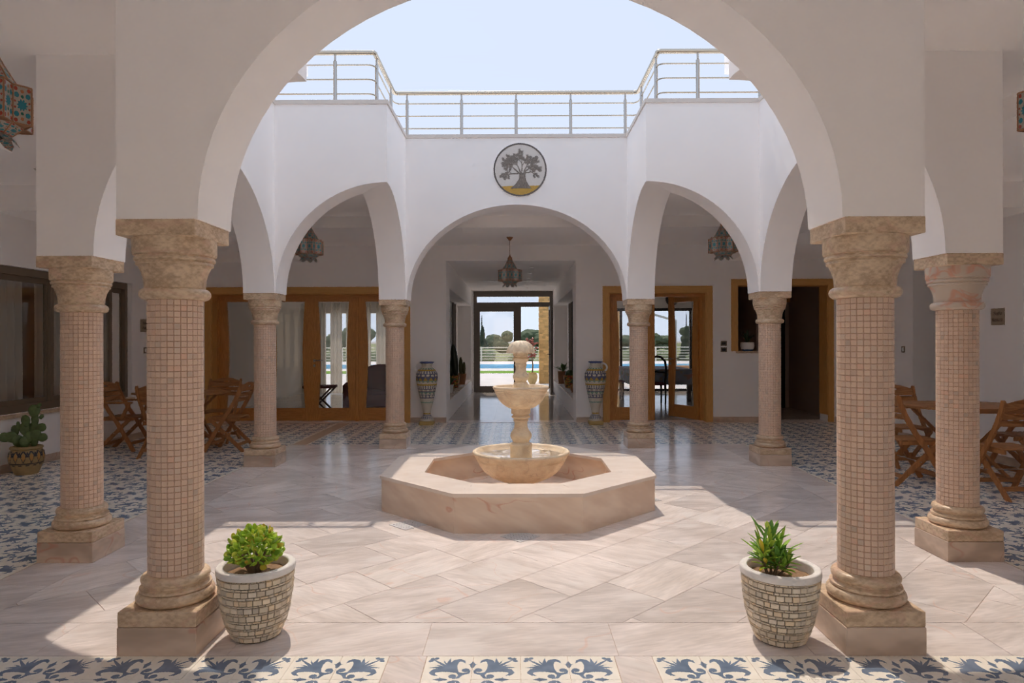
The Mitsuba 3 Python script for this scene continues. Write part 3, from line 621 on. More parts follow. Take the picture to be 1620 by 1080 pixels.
# corridor with planter niches
N0, N1, NZ0, NZ1, ND = 6.19, 12.07, .36, 2.36, .36
for s, xw, nm in ((-1, CX0, 'left'), (1, CX1, 'right')):
    pol = sg.box(YB + .3, 0, CY + .2, 3.3).difference(sg.box(N0, NZ0, N1, NZ1))
    wk = struct('wall_corridor_' + nm, extr_x(pol, *sorted((xw, xw + s * .12))), 'm_plaster', f'white {nm} corridor wall with a long planter niche')
    for b_ in (box(*sorted((xw + s * .12, xw + s * ND)), N0 - .1, N0, NZ0 - .1, NZ1 + .1), box(*sorted((xw + s * .12, xw + s * ND)), N1, N1 + .1, NZ0 - .1, NZ1 + .1), box(*sorted((xw + s * .12, xw + s * ND)), N0 - .1, N1 + .1, NZ1, NZ1 + .1), box(*sorted((xw + s * .12, xw + s * ND)), N0 - .1, N1 + .1, 0, NZ0 - .02), box(*sorted((xw + s * ND, xw + s * (ND + .03))), N0 - .1, N1 + .1, 0, 3)): add('niche_panel', b_, 'm_plaster', wk)
    struct('trim_' + ('3' if s < 0 else '4'), box(*sorted((xw - s * .006, xw + s * ND)), N0, N1, NZ0 - .02, NZ0), 'm_travertine', f'stone sill of the {nm} corridor niche')
    wn = struct('window_' + ('4' if s < 0 else '5'), cat(*[box(*sorted((xw + s * (ND - .05), xw + s * ND)), y, y + .05, NZ0, NZ1) for y in (N0, 7.6, 9.0, 10.4, 11.0)]), 'm_alu', f'dark window at the back of the {nm} corridor niche')
    for a, b in ((N0 + .05, 7.6), (7.65, 9.0), (9.05, 10.4)): add('pane', box(*sorted((xw + s * (ND - .02), xw + s * (ND - .01))), a, b, NZ0, NZ1), 'm_darkglass', wn)
struct('ceiling_corridor', box(CX0, CX1, YB + .3, CY + .2, CZ, 3.0), 'm_ceiling', 'white corridor ceiling')
struct('floor_corridor', box(CX0, CX1, YB + .3, CY + .3, -.2, 0.0), 'm_polished', 'glossy tiled corridor floor')
# aluminium end door
xa, xb, zt = -1.16, 1.02, 2.78
d6 = struct('door_6', cat(box(xa, xa + .09, CY, CY + .08, 0, zt), box(xb - .09, xb, CY, CY + .08, 0, zt), box(xa, xb, CY, CY + .08, zt - .15, zt), box(xa, xb, CY, CY + .08, 2.35, 2.47), box(.02, .14, CY, CY + .08, 0, 2.36)), 'm_alu', 'grey aluminium glass door at the end of the corridor')
add('transom_pane', box(xa + .09, xb - .09, CY + .035, CY + .041, 2.47, zt - .15), 'm_glass', d6)
lf = add('fixed_leaf', cat(box(xa + .09, xa + .17, CY + .02, CY + .07, 0, 2.35), box(-.06, .02, CY + .02, CY + .07, 0, 2.35), box(xa + .09, .02, CY + .02, CY + .07, 2.22, 2.35), box(xa + .09, .02, CY + .02, CY + .07, 0, .17)), 'm_alu', d6)
add('pane', box(xa + .17, -.06, CY + .04, CY + .046, .17, 2.22), 'm_glass', lf)
lf = add('open_leaf', cat(box(.90, .945, CY - .80, CY - .72, 0, 2.35), box(.90, .945, CY - .08, CY, 0, 2.35), box(.90, .945, CY - .8, CY, 2.25, 2.35), box(.90, .945, CY - .8, CY, 0, .12)), 'm_alu', d6)
add('pane', box(.92, .926, CY - .72, CY - .08, .12, 2.25), 'm_glass', lf)
add('handle', tube([(.905, CY - .76, 1.06), (.85, CY - .76, 1.06), (.85, CY - .66, 1.06)], .011, 8), 'm_black', lf)
struct('wall_facade_center', cat(box(-1.6, xa, CY - .1, CY + .15, 0, 3.3), box(xb, 1.4, CY - .1, CY + .15, 0, 3.3), box(xa, xb, CY, CY + .15, zt, 3.3), box(1.3, 1.4, CY, CY + .15, 0, 3.3)), 'm_plaster', 'outer wall around the corridor end door')
# niche pots
def pot(name, lab, cat_, x, y, z, prof, m, rot=0):
    k = thing(name, lab, cat_); add('body', lathe(prof, 28), m, k, smooth=40, T=place(x, y, z)); add('soil', lathe([(0, prof[-1][1] + .0), (prof[-1][0], prof[-1][1])], 20), 'm_soil', k, T=place(x, y, z)); return k
def pprof(r0, r1, h): return [(0, 0), (r0, 0), (r1, h), (r1 - .018, h), (r1 - .025, h - .03)]
mat('m_talavera', lambda p, n, uv: mix(mix((.60, .38, .06), (.10, .10, .05), smoothstep(.50, .56, noise(p.x * 40, p.y * 40, p.z * 40))), (.45, .06, .03), smoothstep(.58, .63, noise(p.x * 33, p.y * 33, p.z * 33 + 5))), 0.4, 0.4)
NXL, NXR = CX0 - .19, CX1 + .18
pot('painted_pot', 'colourful square-patterned pot with a thick dark cactus on the left corridor ledge', 'pot', NXL, 9.0, NZ0, pprof(.10, .14, .28), 'm_talavera')
pot('clay_pot', 'plain clay pot with a small cactus at the far end of the left ledge', 'pot', NXL + .06, 10.2, NZ0, pprof(.10, .14, .26), 'm_terracotta')
pot('white_pot', 'small white pot with trailing greens at the near end of the left ledge', 'pot', NXL + .03, 7.6, NZ0, pprof(.07, .10, .16), 'm_white')
pot('painted_pot', 'yellow painted pot with a red rim on the right corridor ledge', 'pot', NXR, 9.0, NZ0, pprof(.11, .16, .28), 'm_talavera')
pot('clay_pot', 'tall plain clay pot at the far end of the right ledge', 'pot', NXR - .06, 10.4, NZ0, pprof(.11, .13, .30), 'm_terracotta')
pot('clay_pot', 'dark clay pot with green leaves at the near end of the right ledge', 'pot', NXR - .02, 7.5, NZ0, pprof(.07, .11, .15), 'm_terracotta')

def blob(r, h, sub=2, seed=0, amp=.12, f=6):
    m = trimesh.creation.icosphere(subdivisions=sub); v = m.vertices * [r, r, h]
    d = meshkit.fbm(v * f / max(r, .01) * .3 + seed * 7.3, 2, seed) - .5
    m.vertices = v * (1 + amp * 2 * d[:, None]); return m
def colour(m, c0, c1, seed=0, f=30):
    t = meshkit.noise(np.asarray(m.vertices) * f + seed, seed)[:, None]; return np.array(c0) * (1 - t) + np.array(c1) * t
def leafy(name, lab, cat_, x, y, z, parts):
    k = thing(name, lab, cat_)
    for pn, m, c0, c1 in parts: add(pn, moved(m, x, y, z), 'm_leaf', k, smooth=True, color=colour(m, c0, c1))
    return k
G0, G1 = (.035, .065, .02), (.09, .14, .05)
def arm(x, y, z, r, h, lean=0): m = blob(r, h, 2, int(x * 100) % 7, .05); m.apply_transform(trimesh.transformations.rotation_matrix(lean, (0, 1, 0))); return moved(m, x, y, z)
leafy('cactus', 'thick dark paddle cactus in the painted pot on the left corridor ledge', 'cactus', NXL, 9.0, NZ0 + .25, [('pad', arm(.02, 0, .36, .08, .38, -.1), (.02, .028, .018), (.05, .06, .035)), ('pad', arm(-.12, 0, .24, .10, .24, -.3), (.02, .028, .018), (.05, .06, .035))])
leafy('cactus', 'slim brownish cactus in the clay pot at the far left corridor ledge', 'cactus', NXL + .06, 10.2, NZ0 + .23, [('stem', arm(0, 0, .2, .05, .24), (.14, .10, .04), (.10, .12, .04)), ('stem', arm(.08, 0, .15, .04, .17), (.14, .10, .04), (.10, .12, .04))])
leafy('cactus', 'low round cactus in the yellow pot on the right corridor ledge', 'cactus', NXR, 9.0, NZ0 + .25, [('stem', arm(0, 0, .06, .11, .09), G0, G1)])
def strap_leaf(L, w, droop, n=7, tip=.0):
    t = np.linspace(0, 1, n); x = L * t * np.cos(droop * t * .7); z = L * (t * math.cos(droop * .3) - .5 * droop * t ** 2); ww = w * np.sin(PI * np.clip(t * .86 + .10, 0, 1)) ** .8; ww[-1] = .001
    V = []
    for i in range(n): V += [(x[i], -ww[i], z[i] + ww[i] * .35), (x[i], 0, z[i]), (x[i], ww[i], z[i] + ww[i] * .35)]
    F = []
    for i in range(n - 1):
        for j in (0, 1): a = i * 3 + j; F += [(a, a + 1, a + 4), (a, a + 4, a + 3)]
    V = np.array(V); F = np.array(F); Vb = V - [0, 0, .0012]
    return trimesh.Trimesh(np.vstack([V, Vb]), np.vstack([F, F[:, ::-1] + len(V)]), process=False)
def spray(n, L, w, seed, el=(.2, 1.2), rad=.02):
    rs = random.Random(seed); ms = []
    for i in range(n):
        m = strap_leaf(L * rs.uniform(.7, 1.1), w, rs.uniform(.5, 1.3), 6); m.apply_transform(trimesh.transformations.rotation_matrix(-rs.uniform(*el) + .5, (0, 1, 0))); m.apply_translation((rad, 0, rs.uniform(0, .03))); m.apply_transform(trimesh.transformations.rotation_matrix(i * 2.4, (0, 0, 1))); ms.append(m)
    return ms
def spray_plant(name, lab, x, y, z, n, L, w, seed, c0, c1, el=(.2, 1.2)):
    k = thing(name, lab, 'plant')
    for m in spray(n, L, w, seed, el): add('leaf', moved(m, x, y, z), 'm_leaf', k, color=colour(m, c0, c1))
spray_plant('succulent', 'green rosette in the tall clay pot on the right corridor ledge', NXR - .06, 10.4, NZ0 + .29, 12, .22, .03, 3, (.05, .11, .03), (.12, .22, .06))
spray_plant('trailing_plant', 'green leafy plant in the white pot on the left corridor ledge', NXL + .03, 7.6, NZ0 + .15, 14, .22, .028, 4, (.04, .08, .02), (.08, .16, .05))
spray_plant('trailing_plant', 'green leafy plant in the dark clay pot at the near end of the right ledge', NXR - .02, 7.5, NZ0 + .15, 14, .2, .028, 5, (.04, .08, .02), (.10, .18, .05))
kp = pot('bowl_pot', 'white bowl pot with a blue foot on the sill of the pass-through window', 'pot', 4.02, YB + .12, 1.22, [(0, 0), (.08, 0), (.10, .03), (.118, .09), (.112, .15), (.095, .15), (.09, .13)], 'm_white')
mat('m_bluefoot', (.03, .08, .20), 0.4, 0.4)
add('foot', lathe([(.0, .001), (.084, .001), (.103, .028), (.101, .03)], 28), 'm_bluefoot', kp, T=place(4.02, YB + .12, 1.2195))
spray_plant('succulent', 'dark spiky aloe in the white bowl pot at the pass-through window', 4.02, YB + .12, 1.36, 20, .2, .014, 9, (.015, .03, .012), (.03, .055, .02), (.5, 1.6))

# ------------------------------------------------------------------ fountain
fx, fy = 0.0, -.03
def octa(r): return [(fx + r / math.cos(PI / 8) * math.cos(PI / 8 + k * PI / 4), fy + r / math.cos(PI / 8) * math.sin(PI / 8 + k * PI / 4)) for k in range(8)]
ft = thing('fountain', 'three-tier carved stone fountain in an octagonal marble basin at the centre of the court', 'fountain')
o, i_, wi = octa(1.128), octa(.80), octa(.83)
basin = add('basin_floor', extr(sg.Polygon(octa(1.0)), .03), 'm_fmarble', ft)
cop_o, cop_i = octa(1.142), octa(.79)
mat('m_coping', lambda p, n, uv: mix((.66, .56, .48), (.77, .69, .62), fbm(p.x * 7, p.y * 11, p.z * 9, 4)), 0.3, 0.4)
for k in range(8):
    j = (k + 1) % 8
    m = extr(sg.Polygon([o[k], o[j], wi[j], wi[k]]), .264); add('side_panel', m, 'm_fmarble', ft)
    q = sg.Polygon([cop_o[k], cop_o[j], cop_i[j], cop_i[k]]).buffer(-.0007); m = extr(q, .026); m.apply_translation((0, 0, .2655)); add('coping_slab', m, 'm_coping', ft)
T = place(fx + .03, fy)
add('foot', lathe([(0, .03), (.14, .03), (.14, .055), (.125, .07), (.118, .10), (.125, .15), (0, .15)], 48), 'm_fstone', ft, smooth=35, T=T)
lb = [(0, .145), (.12, .145), (.19, .16), (.27, .195), (.335, .245), (.375, .30), (.392, .335), (.398, .34), (.40, .358), (.412, .364), (.418, .385)] + arc(.418, .4075, .0175, -60, 100, 8) + [(.405, .424), (.388, .414), (.37, .385), (.30, .345), (0, .33)]
bk = add('lower_bowl', lathe(lb, 72), 'm_fstone', ft, smooth=35, T=T)
scene['m_water'] = {'type': 'thindielectric', 'int_ior': 1.33}
wv = lathe([(0, 0), (.1, 0), (.2, 0), (.3, 0), (.385, 0)], 64); wv = wv.subdivide()
wv.vertices[:, 2] = .398 + .0012 * (meshkit.fbm(np.asarray(wv.vertices) * 40, 3, 2) - .5)
wd = mikit.ply(wv, 'm_water', smooth=True); wd['to_world'] = T; kwat = add('water', wd); tag(kwat, 'shallow clear water in the lower fountain bowl', 'water')
p1 = [(0, .34), (.097, .34), (.097, .455), (.101, .462), (.101, .478), (.096, .485), (.077, .495), (.071, .503)] + [(.076, .512), (.089, .53), (.096, .55), (.095, .568), (.084, .59), (.069, .607), (.061, .625), (.058, .65), (.0575, .674), (.061, .684), (.070, .688), (.070, .696), (.063, .701), (.063, .706), (.078, .714), (.084, .722), (.084, .729), (.074, .736), (.070, .742), (.074, .747), (.086, .752), (.087, .80), (0, .81)]
add('lower_pedestal', lathe(p1, 48), 'm_fstone', ft, smooth=30, T=T)
ub = [(0, .795), (.085, .795), (.125, .81), (.165, .838), (.197, .872), (.217, .908), (.222, .925), (.229, .93), (.232, .948), (.238, .952), (.24, .965), (.248, .972)] + arc(.238, .985, .014, -30, 100, 6) + [(.225, .995), (.21, .97), (.15, .95), (0, .94)]
add('upper_bowl', lathe(ub, 64), 'm_fstone', ft, smooth=35, T=T)
p2 = [(0, .945), (.069, .945), (.069, 1.005), (.066, 1.015), (.060, 1.02), (.060, 1.03), (.048, 1.036), (.052, 1.045), (.066, 1.06), (.0725, 1.078), (.070, 1.095), (.056, 1.115), (.049, 1.132), (.0465, 1.15), (.0485, 1.168), (.0475, 1.172), (.053, 1.182), (.0535, 1.192), (.048, 1.2), (.050, 1.208), (.066, 1.222), (.0735, 1.235), (.0735, 1.244), (.062, 1.252), (.06, 1.262), (.068, 1.268), (.070, 1.298), (0, 1.30)]
add('upper_pedestal', lathe(p2, 48), 'm_fstone', ft, smooth=30, T=T)
n = 96; a = np.arange(n) * 2 * PI / n; fl = 1 - .10 * np.abs(np.cos(a * 8)) ** 3 * 1.0
rows = [(.0, 1.298, 0), (.10, 1.298, .5), (.128, 1.292, 1), (.131, 1.298, 1), (.128, 1.312, 1), (.117, 1.342, 1), (.098, 1.37, 1), (.07, 1.392, .9), (.038, 1.403, .5), (.0, 1.405, 0)]
V = np.array([[(r * (1 - (1 - f) * w) * math.cos(t), r * (1 - (1 - f) * w) * math.sin(t), z) for t, f in zip(a, fl)] for r, z, w in rows]); ii, jj = np.meshgrid(np.arange(len(rows) - 1), np.arange(n), indexing='ij')
q = np.stack([ii * n + jj, ii * n + (jj + 1) % n, (ii + 1) * n + (jj + 1) % n, (ii + 1) * n + jj], -1).reshape(-1, 4)
m = trimesh.Trimesh(V.reshape(-1, 3), np.vstack([q[:, [0, 1, 2]], q[:, [0, 2, 3]]]), process=True); m.update_faces(m.nondegenerate_faces())
add('shell_cap', m, 'm_fstone', ft, smooth=50, T=T)
# floor drains
mat('m_drain', (.60, .60, .61), 0.5, 0.4)
for i, (x, y) in enumerate([(.012, -1.235), (-.84, -.93), (1.13, -.10)]):
    k = thing('floor_drain', ['perforated metal floor drain in front of the fountain', 'perforated metal floor drain at the left front edge of the fountain', 'perforated metal floor drain at the right edge of the fountain'][i], 'drain')
    s = .10; ps = sg.box(-s, -s, s, s); hl = unary_union([sg.box(-s + .02 + .0255 * a_, -s + .015 + .031 * b_, -s + .032 + .0255 * a_, -s + .029 + .031 * b_) for a_ in range(7) for b_ in range(6)])
    T = Tm().translate([x, y, .0008]).rotate([0, 0, 1], 45 if i < 2 else 20)
    add('grate', extr(ps.difference(hl), .0035), 'm_drain', k, T=T); add('sump', box(-s, s, -s, s, 0, .0008), 'm_black', k, T=T)

# ------------------------------------------------------------------ stone clad pots
stones = [(0.683, 0.598, 0.47), (0.744, 0.659, 0.525), (0.634, 0.549, 0.427), (0.781, 0.683, 0.525), (0.708, 0.634, 0.525), (0.732, 0.598, 0.427), (0.598, 0.537, 0.445)]
PR = np.array([(.112, 0), (.120, .02), (.137, .06), (.150, .10), (.161, .15), (.168, .2), (.173, .25), (.176, .295), (.177, .32)])
def pot_r(z): return np.interp(z, PR[:, 1], PR[:, 0])
def stone_pot(x, y, lab, seed):
    k = thing('stone_pot', lab, 'plant pot', None); T = place(x, y); rs = random.Random(seed)
    add('body', lathe([(0, 0)] + [(r - .006, z) for r, z in PR if z < .31] + [(.168, .306), (.148, .306), (.146, .27)], 56), 'm_potgrout', k, smooth=40, T=T)
    add('rim', lathe([(.146, .286), (.146, .330)] + arc(.155, .331, .009, 180, 90, 4) + arc(.171, .331, .009, 90, 0, 4) + [(.181, .314)] + arc(.176, .312, .005, 0, -90, 3) + [(.165, .306)], 64), 'm_potrim', k, smooth=40, T=T)
    so = lathe([(0, .302), (.03, .301), (.06, .300), (.09, .299), (.12, .297), (.147, .292)], 48).subdivide(); so.vertices[:, 2] += .014 * (meshkit.fbm(np.asarray(so.vertices) * 45 + seed, 3, seed) - .5)
    add('soil', so, 'm_soil', k, smooth=True, T=T)
    P = []; z = .004; r_ = 0
    while z < .30:
        h = min(rs.uniform(.024, .029) if r_ % 2 == 0 else rs.uniform(.009, .014), .306 - z); zc = z + h / 2; rad = pot_r(zc); a = rs.random(); end = a + 2 * PI
        while a < end - .02:
            w = rs.uniform(.026, .044) if r_ % 2 == 0 else rs.uniform(.018, .05); da = min(w / rad, end - a)
            if end - a - da < .1: da = end - a
            P.append((a + da / 2, da * rad, zc, h, rad, rs.choice(stones), rs.uniform(-.002, .002), rs.uniform(.86, 1.06))); a += da
        z += h; r_ += 1
    items = []
    for a, w, zc, h, rad, c, pr, br in P:
        sl = (pot_r(zc + .01) - pot_r(zc - .01)) / .02
        hw, hh = w / 2 - .0012, h / 2 - .0011; ch = .0022
        v = []
        for sx, sz, dep in [(-1, -1, -.008), (1, -1, -.008), (1, 1, -.008), (-1, 1, -.008), (-1, -1, pr), (1, -1, pr), (1, 1, pr), (-1, 1, pr)]:
            cx_, cz_ = (hw - (ch if dep > -.008 else 0)) * sx, (hh - (ch if dep > -.008 else 0)) * sz
            r0 = rad + dep + sl * cz_ + (rs.uniform(-.0012, .0012) if dep > -.008 else 0); aa = a + cx_ / rad
            v.append((r0 * math.cos(aa), r0 * math.sin(aa), zc + cz_))
        f = np.array([[4, 5, 6], [4, 6, 7], [0, 1, 5], [0, 5, 4], [1, 2, 6], [1, 6, 5], [2, 3, 7], [2, 7, 6], [3, 0, 4], [3, 4, 7]])
        nrm = np.array([math.cos(a), math.sin(a), 0]); view = CAM - np.array([x, y, zc]) - nrm * rad
        items.append((-max(0, nrm @ view) * w * h, np.array(v), f, np.tile(np.array(c) * br, (8, 1))))
    items.sort(key=lambda t: t[0]); sv, sf, sc = [], [], []
    for i, (_, v, f, c) in enumerate(items):
        if i < 300: add('stone', (v, f), 'm_stonepiece', k, color=c, T=T)
        else: sf.append(f + 8 * len(sv)); sv.append(v); sc.append(c)
    if sv: add('stones', mikit.ply((np.vstack(sv), np.vstack(sf)), 'm_stonepiece', color=np.vstack(sc)), parent=k, kind='stuff', T=T)
stone_pot(-1.262, -2.83, 'stone-mosaic pot with a white rim holding the jade plant, left foreground', 11)
stone_pot(1.222, -2.875, 'stone-mosaic pot with a white rim holding the long-leaved plant, right foreground', 12)
# jade plant
jp = thing('jade_plant', 'compact jade plant with round yellow-green leaves in the left stone pot', 'plant')
rs = random.Random(5)
JX, JY, JZ = -1.262, -2.845, .295
for i in range(9):
    a = i * 2.4; el = .35 + .12 * (i % 4); L = .11 + .02 * (i % 3)
    p0 = (JX + .012 * math.cos(a), JY + .012 * math.sin(a), JZ); p2_ = (JX + L * .75 * math.cos(a) * math.cos(el), JY + L * .75 * math.sin(a) * math.cos(el), JZ + .045 + L * .75 * math.sin(el))
    add('stem', tube([p0, ((p0[0] + p2_[0]) / 2 - .008 * math.cos(a), (p0[1] + p2_[1]) / 2, (p0[2] + p2_[2]) / 2 + .012), p2_], [.011, .009, .005], 7), 'm_bark', jp, smooth=True)
greens = [((0.29, 0.493, 0.043), (0.522, 0.696, 0.072)), ((0.174, 0.362, 0.036), (0.348, 0.551, 0.058)), ((0.493, 0.638, 0.072), (0.725, 0.754, 0.116)), ((0.522, 0.319, 0.043), (0.609, 0.609, 0.072)), ((0.116, 0.246, 0.029), (0.261, 0.435, 0.043))]
lf0 = trimesh.creation.icosphere(subdivisions=1)
for i in range(290):
    t = i / 290; ph = i * 2.39996; zz = 1 - 1.68 * t; rr = math.sqrt(max(0, 1 - zz * zz)) * rs.uniform(.72, 1.02)
    p = np.array([rr * math.cos(ph) * .115, rr * math.sin(ph) * .105, zz * .092 * rs.uniform(.8, 1.03)]); p[2] += .105
    s = rs.uniform(.8, 1.15); m = lf0.copy(); v = m.vertices * [.0180 * s, .0150 * s, .0038]; v[:, 0] += .014 * s; v[:, 2] += 5.0 * v[:, 0] ** 2
    m.vertices = v; up = np.array([p[0], p[1], p[2] - .02]); el = math.atan2(up[2], math.hypot(up[0], up[1])) * .6 + rs.uniform(-.8, .6)
    m.apply_transform(trimesh.transformations.rotation_matrix(rs.uniform(-1.2, 1.2), (1, 0, 0))); m.apply_transform(trimesh.transformations.rotation_matrix(-el, (0, 1, 0))); m.apply_transform(trimesh.transformations.rotation_matrix(ph + rs.uniform(-.6, .6), (0, 0, 1)))
    m.apply_translation((JX + p[0], JY + p[1], JZ + max(p[2] + .012, .022))); c0, c1 = greens[rs.choice([0, 0, 0, 1, 1, 2, 2, 3, 4])]
    cc = colour(m, c0, c1, i, 40)
    add('leaf', m, 'm_leaf', jp, smooth=True, color=cc)
# long-leaved plant
lp = thing('leafy_plant', 'bushy plant with long pointed green leaves in the right stone pot', 'plant')
LX, LY, LZ = 1.175, -2.885, .292
stems = [(0, .0, .19), (-.05, -.03, .13), (.05, .02, .12), (.02, -.05, .09), (-.03, .05, .10), (.075, -.03, .075)]
for i, (dx, dy, h) in enumerate(stems):
    add('stem', tube([(LX + dx * .3, LY + dy * .3, LZ), (LX + dx * .8, LY + dy * .8, LZ + h * .6), (LX + dx, LY + dy, LZ + h)], [.006, .005, .003], 6), 'm_bark', lp, smooth=True)
    for q_ in range([26, 20, 20, 16, 16, 14][i]):
        L = rs.uniform(.06, .115) * (1.15 if i == 0 else .95); m = strap_leaf(L, rs.uniform(.0085, .0125), rs.uniform(.2, 1.0), 7)
        t = q_ / [26, 20, 20, 16, 16, 14][i]; el = .15 + 1.15 * t + rs.uniform(-.2, .25)
        m.apply_transform(trimesh.transformations.rotation_matrix(-el + .75, (0, 1, 0))); m.apply_transform(trimesh.transformations.rotation_matrix(q_ * 2.4 + i, (0, 0, 1)))
        m.apply_translation((LX + dx * (.5 + .5 * t), LY + dy * (.5 + .5 * t), LZ + .02 + (h - .02) * (.3 + .7 * t)))
        c0, c1 = rs.choice([((.16, .36, .04), (.30, .54, .07)), ((.24, .46, .04), (.42, .62, .08)), ((.09, .22, .04), (.18, .36, .07)), ((.40, .56, .07), (.56, .68, .12))])
        if rs.random() < .04: c0, c1 = (.5, .38, .03), (.6, .45, .05)
        add('leaf', m, 'm_leaf', lp, color=colour(m, c0, c1, q_, 20))
#@@PART3
# ------------------------------------------------------------------ painted urns
def urn_paint(p, n, uv):
    cx = dr.select(p.x < 0, mi.Float(-1.51), mi.Float(1.33))
    a = dr.atan2(p.y - 5.26, p.x - cx) / (2 * PI); z = p.z
    c = mi.Color3f(.66, .60, .50)
    def cells(n, w, o=0.0): t = a * n + o; return dr.abs(t - dr.round(t)) < w
    def band(c, z0, z1, col, m=True): return dr.select((z > z0) & (z < z1) & m, mi.Color3f(col), c)
    ye, bl, gr, wh, br = (.50, .32, .06), (.13, .13, .21), (.22, .34, .25), (.66, .62, .54), (.32, .16, .05)
    c = band(c, 1.03, 1.06, (.10, .13, .30)); c = band(c, .93, .955, gr, cells(16, .3)); c = band(c, .905, .93, ye)
    c = band(c, .862, .905, bl, cells(22, .22)); c = band(c, .848, .862, bl); c = band(c, .815, .848, bl, ~cells(14, .32)); c = band(c, .80, .815, bl)
    tri = dr.abs(a * 12 - dr.round(a * 12)) * 2
    c = band(c, .745, .80, bl); c = band(c, .745, .80, ye, tri < (.80 - z) / .055 * .9); c = band(c, .735, .745, gr); c = band(c, .715, .735, gr, cells(14, .2))
    c = band(c, .665, .69, ye); c = band(c, .61, .665, bl, cells(24, .17)); c = band(c, .60, .61, bl); c = band(c, .568, .60, (.46, .36, .30), cells(12, .3)); c = band(c, .555, .568, bl)
    c = band(c, .51, .555, gr, tri < (z - .51) / .045); c = band(c, .50, .51, bl); c = band(c, .465, .50, bl, ~cells(14, .34)); c = band(c, .45, .465, bl)
    c = band(c, .372, .388, (.22, .38, .32)); c = band(c, .178, .20, ye); c = band(c, .155, .166, bl); c = band(c, .10, .148, bl, cells(18, .25)); c = band(c, .0, .07, (.50, .35, .13))
    return c * (.9 + .15 * fbm(p.x * 30, p.y * 30, p.z * 30, 2))
mat('m_urn', urn_paint, 0.35, 0.45)
UP = [(0, .06), (.118, .06), (.117, .085), (.10, .11), (.083, .145), (.066, .165), (.063, .18), (.072, .248), (.100, .367), (.124, .461), (.147, .58), (.168, .674), (.183, .793), (.1775, .864), (.145, .923), (.105, .955), (.088, .975), (.085, .995), (.10, 1.035), (.124, 1.05), (.124, 1.058), (.112, 1.06), (.075, 1.0), (.07, .95), (0, .9)]
for x, s, lab in ((-1.51, -1, 'tall painted ceramic urn with its handle on the left, left of the corridor'), (1.33, 1, 'tall painted ceramic urn with its handle on the right, right of the corridor')):
    k = thing('painted_urn', lab, 'urn'); T = place(x, 5.26)
    add('body', lathe(UP, 48), 'm_urn', k, smooth=40, T=T)
    add('base', moved(cbox(-.12, .12, -.12, .12, 0, .062, .012), x, 5.26), 'm_urn', k)
    t = np.linspace(0, PI, 12); add('handle', tube([(s * (.10 + .095 * math.sin(q)), 0, .975 + .055 * math.cos(q) - .02 * (1 - math.cos(q))) for q in t], .016, 8), 'm_white', k, smooth=True, T=T)

# ------------------------------------------------------------------ potted prickly pear at the left wall
def cp_paint(p, n, uv):
    a = dr.atan2(p.y - 1.10, p.x + 5.24) / (2 * PI); z = p.z
    t = dr.abs(a * 14 - dr.round(a * 14)) * 2
    base = mix((.30, .205, .09), (.38, .27, .13), fbm(p.x * 50, p.y * 50, p.z * 50, 2))
    zig = dr.abs((z - .14) / .10 - (1 - t)) < .16; zig2 = dr.abs((z - .20) / .06 - t) < .2
    c = dr.select((z > .13) & (z < .255) & (zig | zig2), mi.Color3f(.025, .025, .04), base)
    c = dr.select((z > .135) & (z < .25) & (dr.abs((z - .19) / .05) + (1 - t) * 1.6 < .9), mi.Color3f(.42, .22, .06), c)
    return dr.select((dr.abs(z - .122) < .007) | ((dr.abs(z - .105) < .006) & (t < .5)), mi.Color3f(.04, .03, .03), c)
mat('m_cactuspot', cp_paint, 0.5, 0.35)
cpk = thing('painted_pot', 'round ochre pot with dark zigzag pattern by the left wall, holding the prickly pear', 'pot')
T = place(-5.24, 1.10)
add('body', lathe([(0, 0), (.105, 0), (.125, .05), (.155, .12), (.165, .18), (.158, .235), (.138, .262)] + arc(.135, .281, .017, -90, 90, 6) + [(.118, .298), (.115, .27)], 40), 'm_cactuspot', cpk, smooth=40, T=T)
add('soil', lathe([(0, .275), (.12, .27)], 24), 'm_soil', cpk, T=T)
pc = thing('prickly_pear', 'prickly pear cactus with many oval pads in the round ochre pot', 'cactus')
rs = random.Random(21)
def pad(x, y, z, w, h, az, tilt, c=(.075, .11, .035)):
    m = trimesh.creation.icosphere(subdivisions=2); v = m.vertices * [w, .018, h]; v[:, 0] *= 1 + .12 * v[:, 2] / h; v[:, 2] += h * .96; m.vertices = v
    m.apply_transform(trimesh.transformations.rotation_matrix(tilt, (0, 1, 0))); m.apply_transform(trimesh.transformations.rotation_matrix(az, (0, 0, 1))); m.apply_translation((-5.24 + x, 1.10 + y, z))
    add('pad', m, 'm_leaf', pc, smooth=True, color=colour(m, c, tuple(q * 1.6 for q in c), rs.randint(0, 99), 60))
